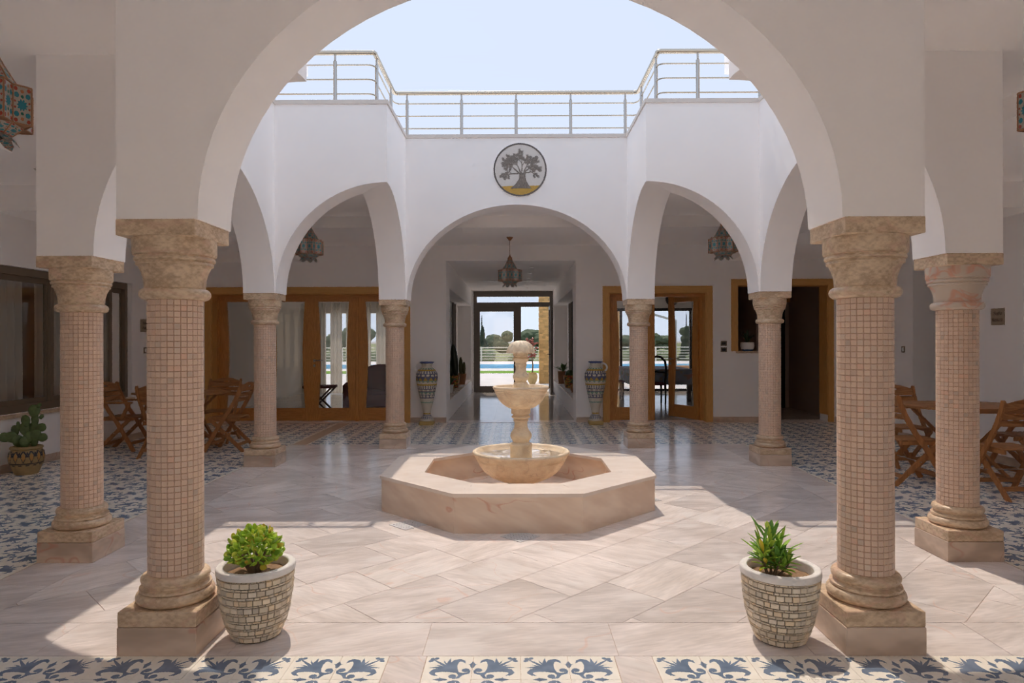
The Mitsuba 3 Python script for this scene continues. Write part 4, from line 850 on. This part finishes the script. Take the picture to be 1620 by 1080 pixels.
for x, y, z, w, h, az, ti in [(-.05, 0, .27, .045, .06, .2, -.4), (-.10, -.02, .34, .055, .065, .4, -.6), (-.13, .03, .40, .05, .06, -.2, -.3), (-.16, -.03, .36, .05, .055, .6, -.9), (0, -.02, .28, .05, .07, .1, .1), (-.02, .02, .40, .055, .075, .3, -.1), (.0, 0, .50, .05, .065, 0, -.15), (.04, -.04, .34, .05, .06, .5, .3), (.03, .03, .42, .05, .06, -.4, .1), (-.06, .05, .44, .045, .055, .2, .2),
                             (.07, 0, .28, .04, .07, .1, .2), (.10, -.03, .36, .05, .06, .3, .3), (.08, .02, .38, .04, .08, 0, -.05), (.075, .02, .50, .038, .07, .2, .02), (.08, .0, .60, .055, .07, .4, .05), (.13, .02, .58, .02, .03, 0, .6), (.12, 0, .46, .045, .05, .1, .9), (.14, -.02, .36, .045, .05, .2, 1.0), (.10, .03, .44, .04, .05, -.2, .5), (-.08, -.04, .30, .05, .06, .8, .2), (.02, -.06, .29, .05, .06, .9, .1), (-.09, .0, .46, .02, .05, 0, 0), (.12, 0, .70, .02, .03, .2, .5)]:
    pad(x, y, z, w, h, az, ti)

# ------------------------------------------------------------------ folding garden furniture
def prof_bar(pts, w, th):          # board following (y, z) points, width w in profile, thickness th along x
    return sg.LineString(pts).buffer(w / 2, cap_style='flat', join_style='round')
POST = [(.25, 0), (.155, .165), (.04, .36), (-.07, .52), (-.15, .66), (-.205, .78), (-.225, .85)]
post_m = extr_x(prof_bar(POST, .046, 0).union(sg.Point(-.225, .85).buffer(.023)).intersection(sg.box(-1, 0, 1, 2)), -.011, .011)
leg_m = extr_x(prof_bar([(-.27, -.02), (.17, .405)], .044, 0).intersection(sg.box(-1, 0, 1, 2)), -.011, .011)
def back_y(z): return np.interp(z, [q[1] for q in POST], [q[0] for q in POST])
def back_slat(z0, z1, arch=0.0):
    xs = np.linspace(-.205, .205, 13); pol = sg.Polygon([(x, z0 + .0) for x in xs] + [(x, z1 + arch * (1 - (x / .205) ** 2)) for x in xs[::-1]])
    if arch: pol = pol.difference(sg.LineString([(-.035, z1 - .005), (.035, z1 - .005)]).buffer(.011))
    m = extr_y(pol, -.008, .008); v = m.vertices; v[:, 1] += np.interp(v[:, 2], [q[1] for q in POST], [q[0] for q in POST]) - .03 * (1 - (v[:, 0] / .205) ** 2); m.vertices = v
    return m
CH = {}
def chd(name, mesh, m, smooth=False):
    CH.setdefault(name, []).append(mikit.ply(mesh, m, smooth=smooth))
for s in (-1, 1):
    chd('back_post', moved(post_m, s * .218), 'm_teak'); chd('leg', moved(leg_m, s * .190), 'm_teak')
for a, b, h in ((.635, .69, 0), (.70, .755, 0), (.765, .835, .05)): chd('back_slat', back_slat(a, b, h), 'm_teak_h')
for i in range(7): chd('seat_slat', cbox(-.178, .178, -.17 + i * .056, -.17 + i * .056 + .049, .425, .440, .003), 'm_teak_h')
for s in (-1, 1): chd('seat_rail', cbox(s * .165 - .01, s * .165 + .01, -.18, .22, .39, .425, .003), 'm_teak')
chd('stretcher', bar((-.19, -.17, .09), (.19, -.17, .09), .018, .04), 'm_teak_h'); chd('stretcher', bar((-.218, .185, .10), (.218, .185, .10), .018, .04), 'm_teak_h')
chd('pivot_rod', tube([(-.225, -.01, .235), (.225, -.01, .235)], .004, 6), 'm_steel')
ARM = [('armrest', mikit.ply(cbox(s * .235 - .022, s * .235 + .022, -.17, .24, .615, .637, .006), 'm_teak')) for s in (-1, 1)] + [('arm_support', mikit.ply(moved(extr_x(prof_bar([(.20, .615), (.10, .42)], .04, 0), -.01, .01), s * .235), 'm_teak')) for s in (-1, 1)]
def folding_chair(x, y, rz, lab, arms=False):
    k = thing('folding_chair', lab, 'chair', 'folding garden chairs'); T = place(x, y, 0, rz)
    for n, ds in CH.items():
        for d in ds: add(n, d, parent=k, T=T)
    if arms:
        for n, d in ARM: add(n, d, parent=k, T=T)
    return k
folding_chair(-4.36, 2.24, 0, 'brown wooden folding chair with its back to the camera at the left table')
folding_chair(-5.14, 2.72, -90, 'brown wooden folding armchair at the wall end of the left table', True)
folding_chair(-3.72, 2.66, 90, 'brown wooden folding chair in side view at the right end of the left table')
folding_chair(-4.20, 3.40, 180, 'brown wooden folding chair on the far side of the left table')
folding_chair(4.44, .04, 0, 'brown wooden folding chair in front of the right table at the right picture edge')
folding_chair(3.86, .60, -90, 'brown wooden folding chair in the gap between the two right columns')
folding_chair(4.36, 1.52, 180, 'brown wooden folding chair on the far side of the right table, facing the camera')
folding_chair(5.17, .84, 90, 'brown wooden folding chair at the wall end of the right table')
def garden_table(cx, cy, w, d, lab):
    k = thing('garden_table', lab, 'table', 'slatted garden tables'); c = .26
    octg = sg.Polygon([(-w / 2 + c, -d / 2), (w / 2 - c, -d / 2), (w / 2, -d / 2 + c), (w / 2, d / 2 - c), (w / 2 - c, d / 2), (-w / 2 + c, d / 2), (-w / 2, d / 2 - c), (-w / 2, -d / 2 + c)])
    n = 9
    for i in range(n):
        y0 = -d / 2 + i * d / n; g = octg.intersection(sg.box(-2, y0 + .002, 2, y0 + d / n - .002)); m = extr(g, .022); m.apply_translation((cx, cy, .722)); add('plank', m, 'm_teak_h', k)
    for s in (-1, 1): add('apron', bar((cx - w * .36, cy + s * d * .3, .70), (cx + w * .36, cy + s * d * .3, .70), .022, .04), 'm_teak_h', k)
    for s in (-1, 1):
        for q in (-1, 1): add('leg', bar((cx - q * s * .0 + q * (-.36), cy + s * .24, 0), (cx + q * .36, cy + s * .24, .70), .024, .05, (0, 1, 0)), 'm_teak', k)
    add('stretcher', bar((cx, cy - .24, .35), (cx, cy + .24, .35), .03, .03), 'm_teak', k)
    for q in (-1, 1): add('stretcher', bar((cx + q * .32, cy - .24, .045), (cx + q * .32, cy + .24, .045), .03, .03), 'm_teak', k)
garden_table(-4.42, 2.80, 1.16, .86, 'slatted brown garden table with cut corners by the left wall')
garden_table(4.50, .80, 1.14, .90, 'slatted brown garden table with cut corners by the right wall')

# ------------------------------------------------------------------ lanterns
def star_panel(p, n, uv):
    u, v = uv.x - .5, uv.y
    c = mi.Color3f(.33, .29, .24)
    def disc(c, cx, cy, r, col, sc=1.9): return dr.select(dr.square(u - cx) + dr.square((v - cy) * sc) < r * r, mi.Color3f(col), c)
    rim = (dr.abs(u) > .455) | (dr.abs(v - .5) > .475)
    te, rd, dk = (.015, .16, .20), (.30, .035, .015), (.02, .12, .08)
    ang = dr.atan2((v - .5) * 1.9, u); pet = .25 + .045 * dr.cos(ang * 10)
    for sx in (-1, 1):
        c = disc(c, sx * .3, .25, .13, te); c = disc(c, sx * .3, .75, .13, te); c = disc(c, sx * .34, .09, .10, rd); c = disc(c, sx * .34, .91, .10, rd); c = disc(c, sx * .38, .42, .055, rd); c = disc(c, sx * .38, .58, .055, rd)
    for q in (.14, .86): c = disc(c, 0., q, .09, (.35, .12, .04)); c = disc(c, 0., .5 + (q - .5) * .62, .08, dk)
    d = dr.sqrt(dr.square(u) + dr.square((v - .5) * 1.9)); c = dr.select(d < pet, mi.Color3f(te), c)
    return dr.select(rim, mi.Color3f(.20, .08, .035), c)
mat('m_lantern', star_panel, 0.25, 0.5)
def quad(a, b, c, d): return np.array([a, b, c, d], float), np.array([[0, 1, 2], [0, 2, 3]]), np.array([[0, 0], [1, 0], [1, 1], [0, 1]], float)
def quads(L, m):
    v, f, u = zip(*[quad(*q) for q in L]); return mikit.ply((np.vstack(v), np.vstack([ff + 4 * i for i, ff in enumerate(f)])), m, uv=np.vstack(u))
LR = .185
def lantern_parts():
    pts = [(LR * (1 if i % 2 == 0 else .765) * math.cos(i * PI / 8), LR * (1 if i % 2 == 0 else .765) * math.sin(i * PI / 8)) for i in range(16)]
    zb, zt_ = -.0885, .0885; P = []
    for i in range(16):
        a, b = pts[i], pts[(i + 1) % 16]; P.append(('panel', quads([((*a, zb), (*b, zb), (*b, zt_), (*a, zt_))], 'm_lantern')))
    oct_ = lambda r, z, o=0: [(r * math.cos((i + o) * PI / 4), r * math.sin((i + o) * PI / 4), z) for i in range(8)]
    lv = [oct_(.128, .0885, .5), oct_(.100, .135, .5), oct_(.062, .20, .5), oct_(.036, .25, .5)]
    shoulder = cat([trimesh.Trimesh([(*pts[i], .0885), (*pts[(i + 1) % 16], .0885), (0, 0, .0935)], [[0, 1, 2]], process=False) for i in range(16)] + [trimesh.Trimesh([(*pts[i], -.0885), (*pts[(i + 1) % 16], -.0885), (0, 0, -.0935)], [[0, 2, 1]], process=False) for i in range(16)])
    P.append(('shoulder', mikit.ply(shoulder, 'm_copper')))
    for i in range(8):
        j = (i + 1) % 8; P.append(('roof_panel', quads([(lv[0][i], lv[0][j], lv[2][j], lv[2][i]), (lv[2][i], lv[2][j], lv[3][j], lv[3][i])], 'm_lantern')))
    lo = [oct_(.140, -.0885, .5), oct_(.09, -.135, .5)]
    for i in range(8):
        j = (i + 1) % 8; P.append(('bottom_panel', quads([(lo[1][i], lo[1][j], lo[0][j], lo[0][i])], 'm_lantern')))
    for i in range(8):
        a = (i + .5) * PI / 4; ca, sa = math.cos(a), math.sin(a); t = np.array([-sa, ca]); w = .036
        q = lambda r, d, z: (r * ca + d * t[0], r * sa + d * t[1], z)
        P.append(('petal', quads([(q(.112, -w * .75, -.165), q(.125, 0, -.182), q(.125, 0, -.182), q(.112, w * .75, -.165)), (q(.112, -w * .75, -.165), q(.112, w * .75, -.165), q(.084, w, -.132), q(.084, -w, -.132))], 'm_lantern')))
    edges = [tube([(*pts[i], zb), (*pts[i], zt_)], .004, 5) for i in range(16)] + [tube([(*pts[i], z), (*pts[(i + 1) % 16], z)], .004, 5) for i in range(16) for z in (zb, zt_)]
    edges += [tube([lv[0][i], lv[2][i], lv[3][i]], .0035, 5) for i in range(8)] + [tube([lo[0][i], lo[1][i]], .0035, 5) for i in range(8)]
    P.append(('frame', mikit.ply(cat(edges), 'm_copper')))
    P.append(('collar', mikit.ply(lathe([(0, .245), (.036, .245), (.036, .288), (.024, .292), (.006, .33), (0, .33)], 20), 'm_copper', smooth=30)))
    return P
LP = lantern_parts()
def lantern(x, y, z, zc, lab, rot=0):
    k = thing('pendant_lantern', lab, 'lantern', 'star-shaped hanging lanterns'); T = place(x, y, z, rot)
    for n, d in LP: add(n, d, parent=k, T=T)
    add('chain', tube([(x, y, z + .32), (x, y, zc - .02)], .004, 6), 'm_copper', k)
    add('ceiling_rose', lathe([(0, zc - .055), (.02, zc - .05), (.035, zc - .03), (.055, zc - .001), (0, zc - .001)], 24), 'm_copper', k, smooth=30, T=place(x, y))
lantern(-.10, 4.6, 2.44, 3.05, 'star-shaped mosaic glass lantern hanging in the middle, in front of the corridor', -90 + 0)
lantern(-2.65, 2.5, 2.60, 3.22, 'star-shaped mosaic glass lantern hanging in the back left arch', 22.5 + 8)
lantern(2.63, 2.5, 2.61, 3.22, 'star-shaped mosaic glass lantern hanging in the back right arch', 20)
lantern(-2.47, -2.93, 2.50, 3.22, 'large near star-shaped glass lantern cut by the left picture edge', 12)
lantern(2.53, -2.93, 2.48, 3.22, 'large near star-shaped glass lantern cut by the right picture edge', 12)
# recessed spots
def downlight(x, y, z, lab):
    k = thing('downlight', lab, 'downlight', 'recessed ceiling spots'); T = place(x, y, z)
    add('ring', lathe([(.035, -.004), (.05, -.006), (.055, -.0005), (.035, -.0005)], 24), 'm_steel', k, smooth=30, T=T); add('lens', lathe([(0, -.002), (.035, -.002)], 20), 'm_white', k, T=T)
for i, y in enumerate((-.5, .35)):
    for s in (-1, 1): downlight(s * 4.55, y, 3.05, f'{"nearer" if i == 0 else "farther"} recessed spot in the {"left" if s < 0 else "right"} gallery soffit')
for i, y in enumerate((6.6, 7.6, 8.6, 9.6, 10.6, 11.5)): downlight(.28, y, CZ, f'{["first", "second", "third", "fourth", "fifth", "last"][i]} recessed spot along the corridor ceiling')
for x in (-4.7, -4.2): downlight(x, 4.2, 2.78, 'recessed spot in the low soffit of the back left corner, ' + ('left one' if x < -4.5 else 'right one'))
k = thing('ceiling_vent', 'long flat air vent in the corridor ceiling', 'vent'); add('frame', box(-.75, .6, 9.2, 9.5, CZ - .006, CZ), 'm_white', k)
for i in range(5): add('slat', box(-.73, .58, 9.22 + i * .055, 9.25 + i * .055, CZ - .012, CZ - .006), 'm_white', k)

# ------------------------------------------------------------------ roof railing
def fillet(pts, r=.09, n=5):
    pts = [np.array(p, float) for p in pts]; out = [pts[0]]
    for a, b, c in zip(pts, pts[1:], pts[2:]):
        u, v = (a - b) / np.linalg.norm(a - b), (c - b) / np.linalg.norm(c - b)
        for t in np.linspace(0, 1, n): out.append((1 - t) ** 2 * (b + u * r) + 2 * t * (1 - t) * b + t * t * (b + v * r))
    return out + [pts[-1]]
ZC = WT + .045
def railing(path, posts, lab):
    k = thing('roof_railing', lab, 'railing', None)
    add('handrail', tube([(x, y, 4.70) for x, y in fillet(path, .03, 3)], .027, 12), 'm_rail', k, smooth=40)
    for dz in (.165, .33, .495): add('rail', tube([(x, y, ZC + dz - .03) for x, y in fillet(path, .09)], .0085, 8), 'm_rail', k, smooth=40)
    for x, y in posts:
        p = add('post', lathe([(.0, ZC), (.045, ZC), (.045, ZC + .008), (.021, ZC + .012), (.021, 4.60), (.012, 4.612), (.012, 4.67), (.022, 4.676), (0, 4.68)], 14), 'm_steel', k, smooth=30, T=place(x, y))
railing([(-1.56, A), (1.56, A)], [(x, A) for x in (-1.45, -.725, 0, .725, 1.45)], 'steel roof railing above the round tree plaque')
for s, nm in ((-1, 'left'), (1, 'right')):
    railing([(s * 1.57, A), (s * B, A - .02), (s * B, B), (s * (A - .05), B)], [(s * B, A - .25), (s * B, B + .12), (s * (B + .45), B), (s * (A - .1), B)], f'steel roof railing folding round the back {nm} corner wall')
    railing([(s * A, B), (s * A, -B)], [(s * A, y) for y in (-1.2, -.4, .4, 1.2)], f'steel roof railing above the {nm} arcade wall')
    railing([(s * (A - .05), -B), (s * B, -B), (s * B, -A + .02)], [(s * (A - .1), -B), (s * (B + .45), -B), (s * B, -B - .12), (s * B, -A + .25)], f'steel roof railing over the front {nm} corner wall, hidden behind the big arch')
railing([(-1.56, -A), (1.56, -A)], [(x, -A) for x in (-1.45, -.725, 0, .725, 1.45)], 'steel roof railing above the big front arch')

# ------------------------------------------------------------------ round olive tree plaque
pq = thing('tree_plaque', 'round mosaic plaque of an olive tree on yellow ground, on the back wall', 'plaque')
PX, PY, PZ = .05, A - H, 3.63
def disc_y(poly, d0, d1): m = extr_y(poly, PY - d1, PY - d0); m.apply_translation((PX, 0, PZ)); return m
mat('m_plaque', lambda p, n, uv: mix((.62, .585, .545), (.70, .665, .63), noise(p.x * 140, p.y * 140, p.z * 140)), 0.6, 0.3)
mat('m_plaquedark', lambda p, n, uv: mix((.10, .085, .08), (.18, .16, .15), noise(p.x * 160, p.y * 160, p.z * 160)), 0.6, 0.3)
mat('m_trunk', lambda p, n, uv: mix((.13, .11, .095), (.30, .26, .225), noise(p.x * 150, 1., p.z * 40)), 0.7, 0.3)
mat('m_yellow', lambda p, n, uv: mix((.46, .27, .05), (.58, .37, .10), noise(p.x * 130, p.y * 130, p.z * 130)), 0.6, 0.3)
add('edge', disc_y(sg.Point(0, 0).buffer(.352, 32), 0, .012), 'm_plaster', pq)
add('field', disc_y(sg.Point(0, 0).buffer(.345, 32), .012, .016), 'm_plaque', pq)
add('rim', disc_y(sg.Point(0, 0).buffer(.346, 32).difference(sg.Point(0, 0).buffer(.327, 32)), .012, .021), 'm_plaquedark', pq)
gp = sg.Point(0, 0).buffer(.327, 32).intersection(sg.Polygon([(-.4, -.225), (-.1, -.21), (.1, -.21), (.4, -.20), (.4, -.5), (-.4, -.5)])); add('ground', disc_y(gp, .016, .018), 'm_yellow', pq)
trunk = sg.Polygon([(-.125, -.245), (-.06, -.185), (-.015, -.12), (-.01, -.06), (-.05, -.02), (-.035, -.015), (0, -.045), (.02, -.02), (.03, -.05), (.06, -.015), (.075, -.02), (.07, -.06), (.075, -.13), (.11, -.20), (.15, -.245), (.09, -.245), (.02, -.242)])
add('trunk', disc_y(trunk, .017, .021), 'm_trunk', pq)
rs = random.Random(4); br, lvs = [], []
def leafp(x, z, a, L=.026, w=.0075):
    t = np.linspace(0, PI, 7); P_ = [(L / 2 - L / 2 * math.cos(q), w / 2 * math.sin(q)) for q in t] + [(L / 2 + L / 2 * math.cos(q), -w / 2 * math.sin(q)) for q in t[1:-1]]
    return sg.Polygon([(x + px * math.cos(a) - pz * math.sin(a), z + px * math.sin(a) + pz * math.cos(a)) for px, pz in P_])
def grow(x, z, a, L, w, dep):
    n = 5; pts = [(x, z)]
    for i in range(n): a += rs.uniform(-.16, .16); x += L / n * math.cos(a); z += L / n * math.sin(a); pts.append((x, z))
    for i in range(n): br.append(sg.LineString(pts[i:i + 2]).buffer(w * (1 - .12 * i), cap_style='round'))
    if dep == 0:
        for i, (px, pz) in enumerate(pts[1:]):
            for s in (-1, 1): lvs.append(leafp(px, pz, a + s * rs.uniform(.45, .9)))
        lvs.append(leafp(*pts[-1], a)); return
    for s in (-1, 1): grow(*pts[rs.choice([3, 4])], a + s * rs.uniform(.5, 1.0), L * rs.uniform(.55, .8), w * .6, dep - 1)
    grow(*pts[-1], a + rs.uniform(-.2, .2), L * .72, w * .6, dep - 1)
for x, z, a, L in [(-.04, -.02, 2.62, .105), (-.04, -.02, 2.2, .11), (0, -.03, 1.85, .125), (.02, -.02, 1.45, .125), (.05, -.02, 1.0, .11), (.065, -.02, .55, .105), (.07, -.04, .12, .095), (-.03, -.05, 3.05, .10)]: grow(x, z, a, L, .008, 2)
lim = sg.Point(0, 0).buffer(.295)
add('branches', disc_y(unary_union(br).intersection(lim), .0165, .0195), 'm_trunk', pq)
lm = [disc_y(l, .0165, .0185) for l in lvs if lim.contains(l)]
mat('m_plaqueleaf', (.21, .185, .165), 0.7, 0.3)
add('leaves', cat(lm), 'm_plaqueleaf', pq, kind='stuff')

# ------------------------------------------------------------------ outdoors
struct('ground', cat(box(-40, 40, CY + .15, 24.0, -.4, -.03), box(-40, 40, 26.4, 29.6, -.4, -.03), box(-40, 40, 36, 42.5, -.4, -.03), box(-40, -12, 29.6, 36, -.4, -.03), box(14, 40, 29.6, 36, -.4, -.03)), 'm_deck', 'pale paved pool terrace behind the house')
struct('ground_beyond', box(-900, 900, 42.5, 2500, -6.2, -6), 'm_field', 'low green plain beyond the terrace')
tag(add('lawn_strip', box(-40, 40, 24.0, 26.4, -.4, -.02), 'm_grass'), 'strip of short green grass between the terrace and the pool', 'grass', kind='stuff')
po = thing('swimming_pool', 'blue swimming pool beyond the corridor end door', 'pool')
add('basin', cat(box(-12, 14, 29.6, 36, -1.5, -1.3), box(-12, 14, 35.9, 36.0, -1.4, -.03), box(-12, 14, 29.6, 29.7, -1.4, -.03)), 'm_pool', po)
tag(add('pool_water', box(-12, 14, 29.7, 35.9, -.16, -.15), 'm_water'), 'clear blue water filling the swimming pool', 'water')
fn = thing('terrace_fence', 'cream metal terrace fence with horizontal rails beyond the pool', 'fence')
add('top_rail', box(-30, 30, 42.0, 42.08, .93, 1.0), 'm_fence', fn)
for z in (.12, .32, .52, .72): add('rail', box(-30, 30, 42.02, 42.06, z, z + .045), 'm_fence', fn)
for i in range(25): add('post', box(-30 + i * 2.5, -29.9 + i * 2.5, 42, 42.1, -.03, .95), 'm_fence', fn)
def stone_pillar(x0, x1, y0, y1, lab, seed):
    k = thing('stone_pillar', lab, 'pillar'); labels[k]['kind'] = 'thing'
    add('core', box(x0 + .01, x1 - .01, y0 + .01, y1 - .01, -.03, 3.2), 'm_ochre', k); rs = random.Random(seed); v, f, c = [], [], []; z = -.02
    while z < 3.2:
        h = rs.uniform(.05, .09)
        for face in range(2):
            a0, a1 = (x0, x1) if face == 0 else (y0, y1); a = a0
            while a < a1 - .01:
                w = min(rs.uniform(.08, .2), a1 - a); d = rs.uniform(0, .015)
                m = box(a + .002, a + w - .002, y0 - d, y0 + .02, z, z + h - .004) if face == 0 else box(x0 - d, x0 + .02, a + .002, a + w - .002, z, z + h - .004)
                f.append(np.array(m.faces) + 8 * len(v)); v.append(np.array(m.vertices)); c.append(np.tile(np.array((.56, .36, .15)) * rs.uniform(.75, 1.25), (8, 1))); a += w
        z += h
    add('stones', mikit.ply((np.vstack(v), np.vstack(f)), 'm_sandstone', color=np.vstack(c)), parent=k, kind='stuff')
stone_pillar(.80, 1.16, 16.6, 17.0, 'yellow stone-clad pillar on the terrace outside the corridor door', 1)
stone_pillar(2.75, 3.30, 15.0, 15.6, 'yellow stone-clad pillar outside the dining room window', 2)
up = thing('terrace_urn', 'ochre clay urn on the terrace outside the corridor door', 'pot')
add('body', lathe([(0, -.03), (.09, -.03), (.15, .08), (.18, .2), (.165, .29), (.13, .33), (.16, .36), (.14, .36), (.12, .3), (0, .28)], 28), 'm_ochre', up, smooth=40, T=place(.55, 16.4))
rt = thing('red_shrub', 'small tree with dark red leaves in the ochre terrace urn', 'plant')
add('trunk', tube([(.55, 16.4, .28), (.57, 16.4, .6), (.54, 16.4, .85), (.5, 16.38, 1.2)], [.025, .02, .016, .008], 7), 'm_bark', rt)
rs = random.Random(8)
for i in range(46):
    a = rs.uniform(0, 2 * PI); r = rs.uniform(.02, .2); z = rs.uniform(.85, 1.5); m = blob(.05, .035, 1, i, .2); m = moved(m, .52 + r * math.cos(a), 16.4 + r * math.sin(a), z)
    add('leaf_cluster', m, 'm_leaf', rt, color=colour(m, (.20, .04, .03), (.36, .12, .08), i))
ub_ = thing('sun_umbrella', 'grey cantilever umbrella frame on a weighted base beyond the dining room', 'umbrella')
add('pole', box(7.94, 8.06, 27.5, 27.62, .1, 2.45), 'm_greypaint', ub_); add('arm', bar((8.06, 27.56, 2.4), (4.6, 27.56, 3.4), .08, .1), 'm_greypaint', ub_); add('base', cbox(7.55, 8.75, 27.0, 28.0, -.03, .16, .02), 'm_terracotta', ub_)
rs = random.Random(31)
def far_tree(x, y, h, r, conifer, lab, grp, c0, c1):
    k = thing('far_tree', lab, 'tree', grp); ms = []
    if conifer:
        for i in range(7):
            t = i / 6; b = blob(r * (1.05 - t), h * .11, 2, i + int(abs(x) * 10), .5, 12); ms.append(moved(b, x + rs.uniform(-.2, .2) * r, y, -6 + h * (.2 + .8 * t)))
    else:
        for i in range(9):
            b = blob(r * rs.uniform(.4, .62), r * rs.uniform(.3, .45), 2, i + int(abs(x) * 10), .3, 9); ms.append(moved(b, x + rs.uniform(-.6, .6) * r, y + rs.uniform(-.4, .4) * r, -6 + h - r * rs.uniform(.2, 1.1)))
    m = cat(ms); add('crown', m, 'm_tree', k, smooth=False, color=colour(m, c0, c1, int(abs(x)), 2.2)); add('trunk', tube([(x, y, -6.1), (x, y, -6 + h * .6)], [.25, .15], 6), 'm_bark', k)
base = ['bushy grey-green tree beyond the terrace fence', 'dark pointed conifer beyond the terrace fence', 'low pale olive bush behind the terrace fence']
grp = ['bushy trees beyond the fence', 'dark conifers beyond the fence', 'olive bushes behind the fence']
ordn = 'first second third fourth fifth sixth seventh eighth ninth tenth eleventh twelfth thirteenth fourteenth fifteenth sixteenth'.split()
rows = [[(x, 66 + rs.uniform(-3, 6), rs.uniform(8.0, 9.4), rs.uniform(1.7, 1.95)) for x in np.arange(-24, 30, 3.7)], [(x, 57 + rs.uniform(-2, 2), rs.uniform(8.0, 9.0), rs.uniform(.8, 1.1)) for x in (-17, -9.5, -3.2, 3.6, 12.8, 15.6, 17.5, 20)], [(x, 47 + rs.uniform(-1, 1), rs.uniform(6.4, 7.0), rs.uniform(1.1, 1.25)) for x in np.arange(-17, 25, 2.9)]]
for kd, row in enumerate(rows):
    c0, c1 = [((.05, .075, .04), (.14, .17, .10)), ((.02, .035, .025), (.06, .085, .05)), ((.13, .17, .08), (.27, .30, .17))][kd]
    for i, (x, y, h, r) in enumerate(row): far_tree(x, y, h, r, kd == 1, f'{base[kd]}, {ordn[i]} of its row from the left', grp[kd], c0, c1)
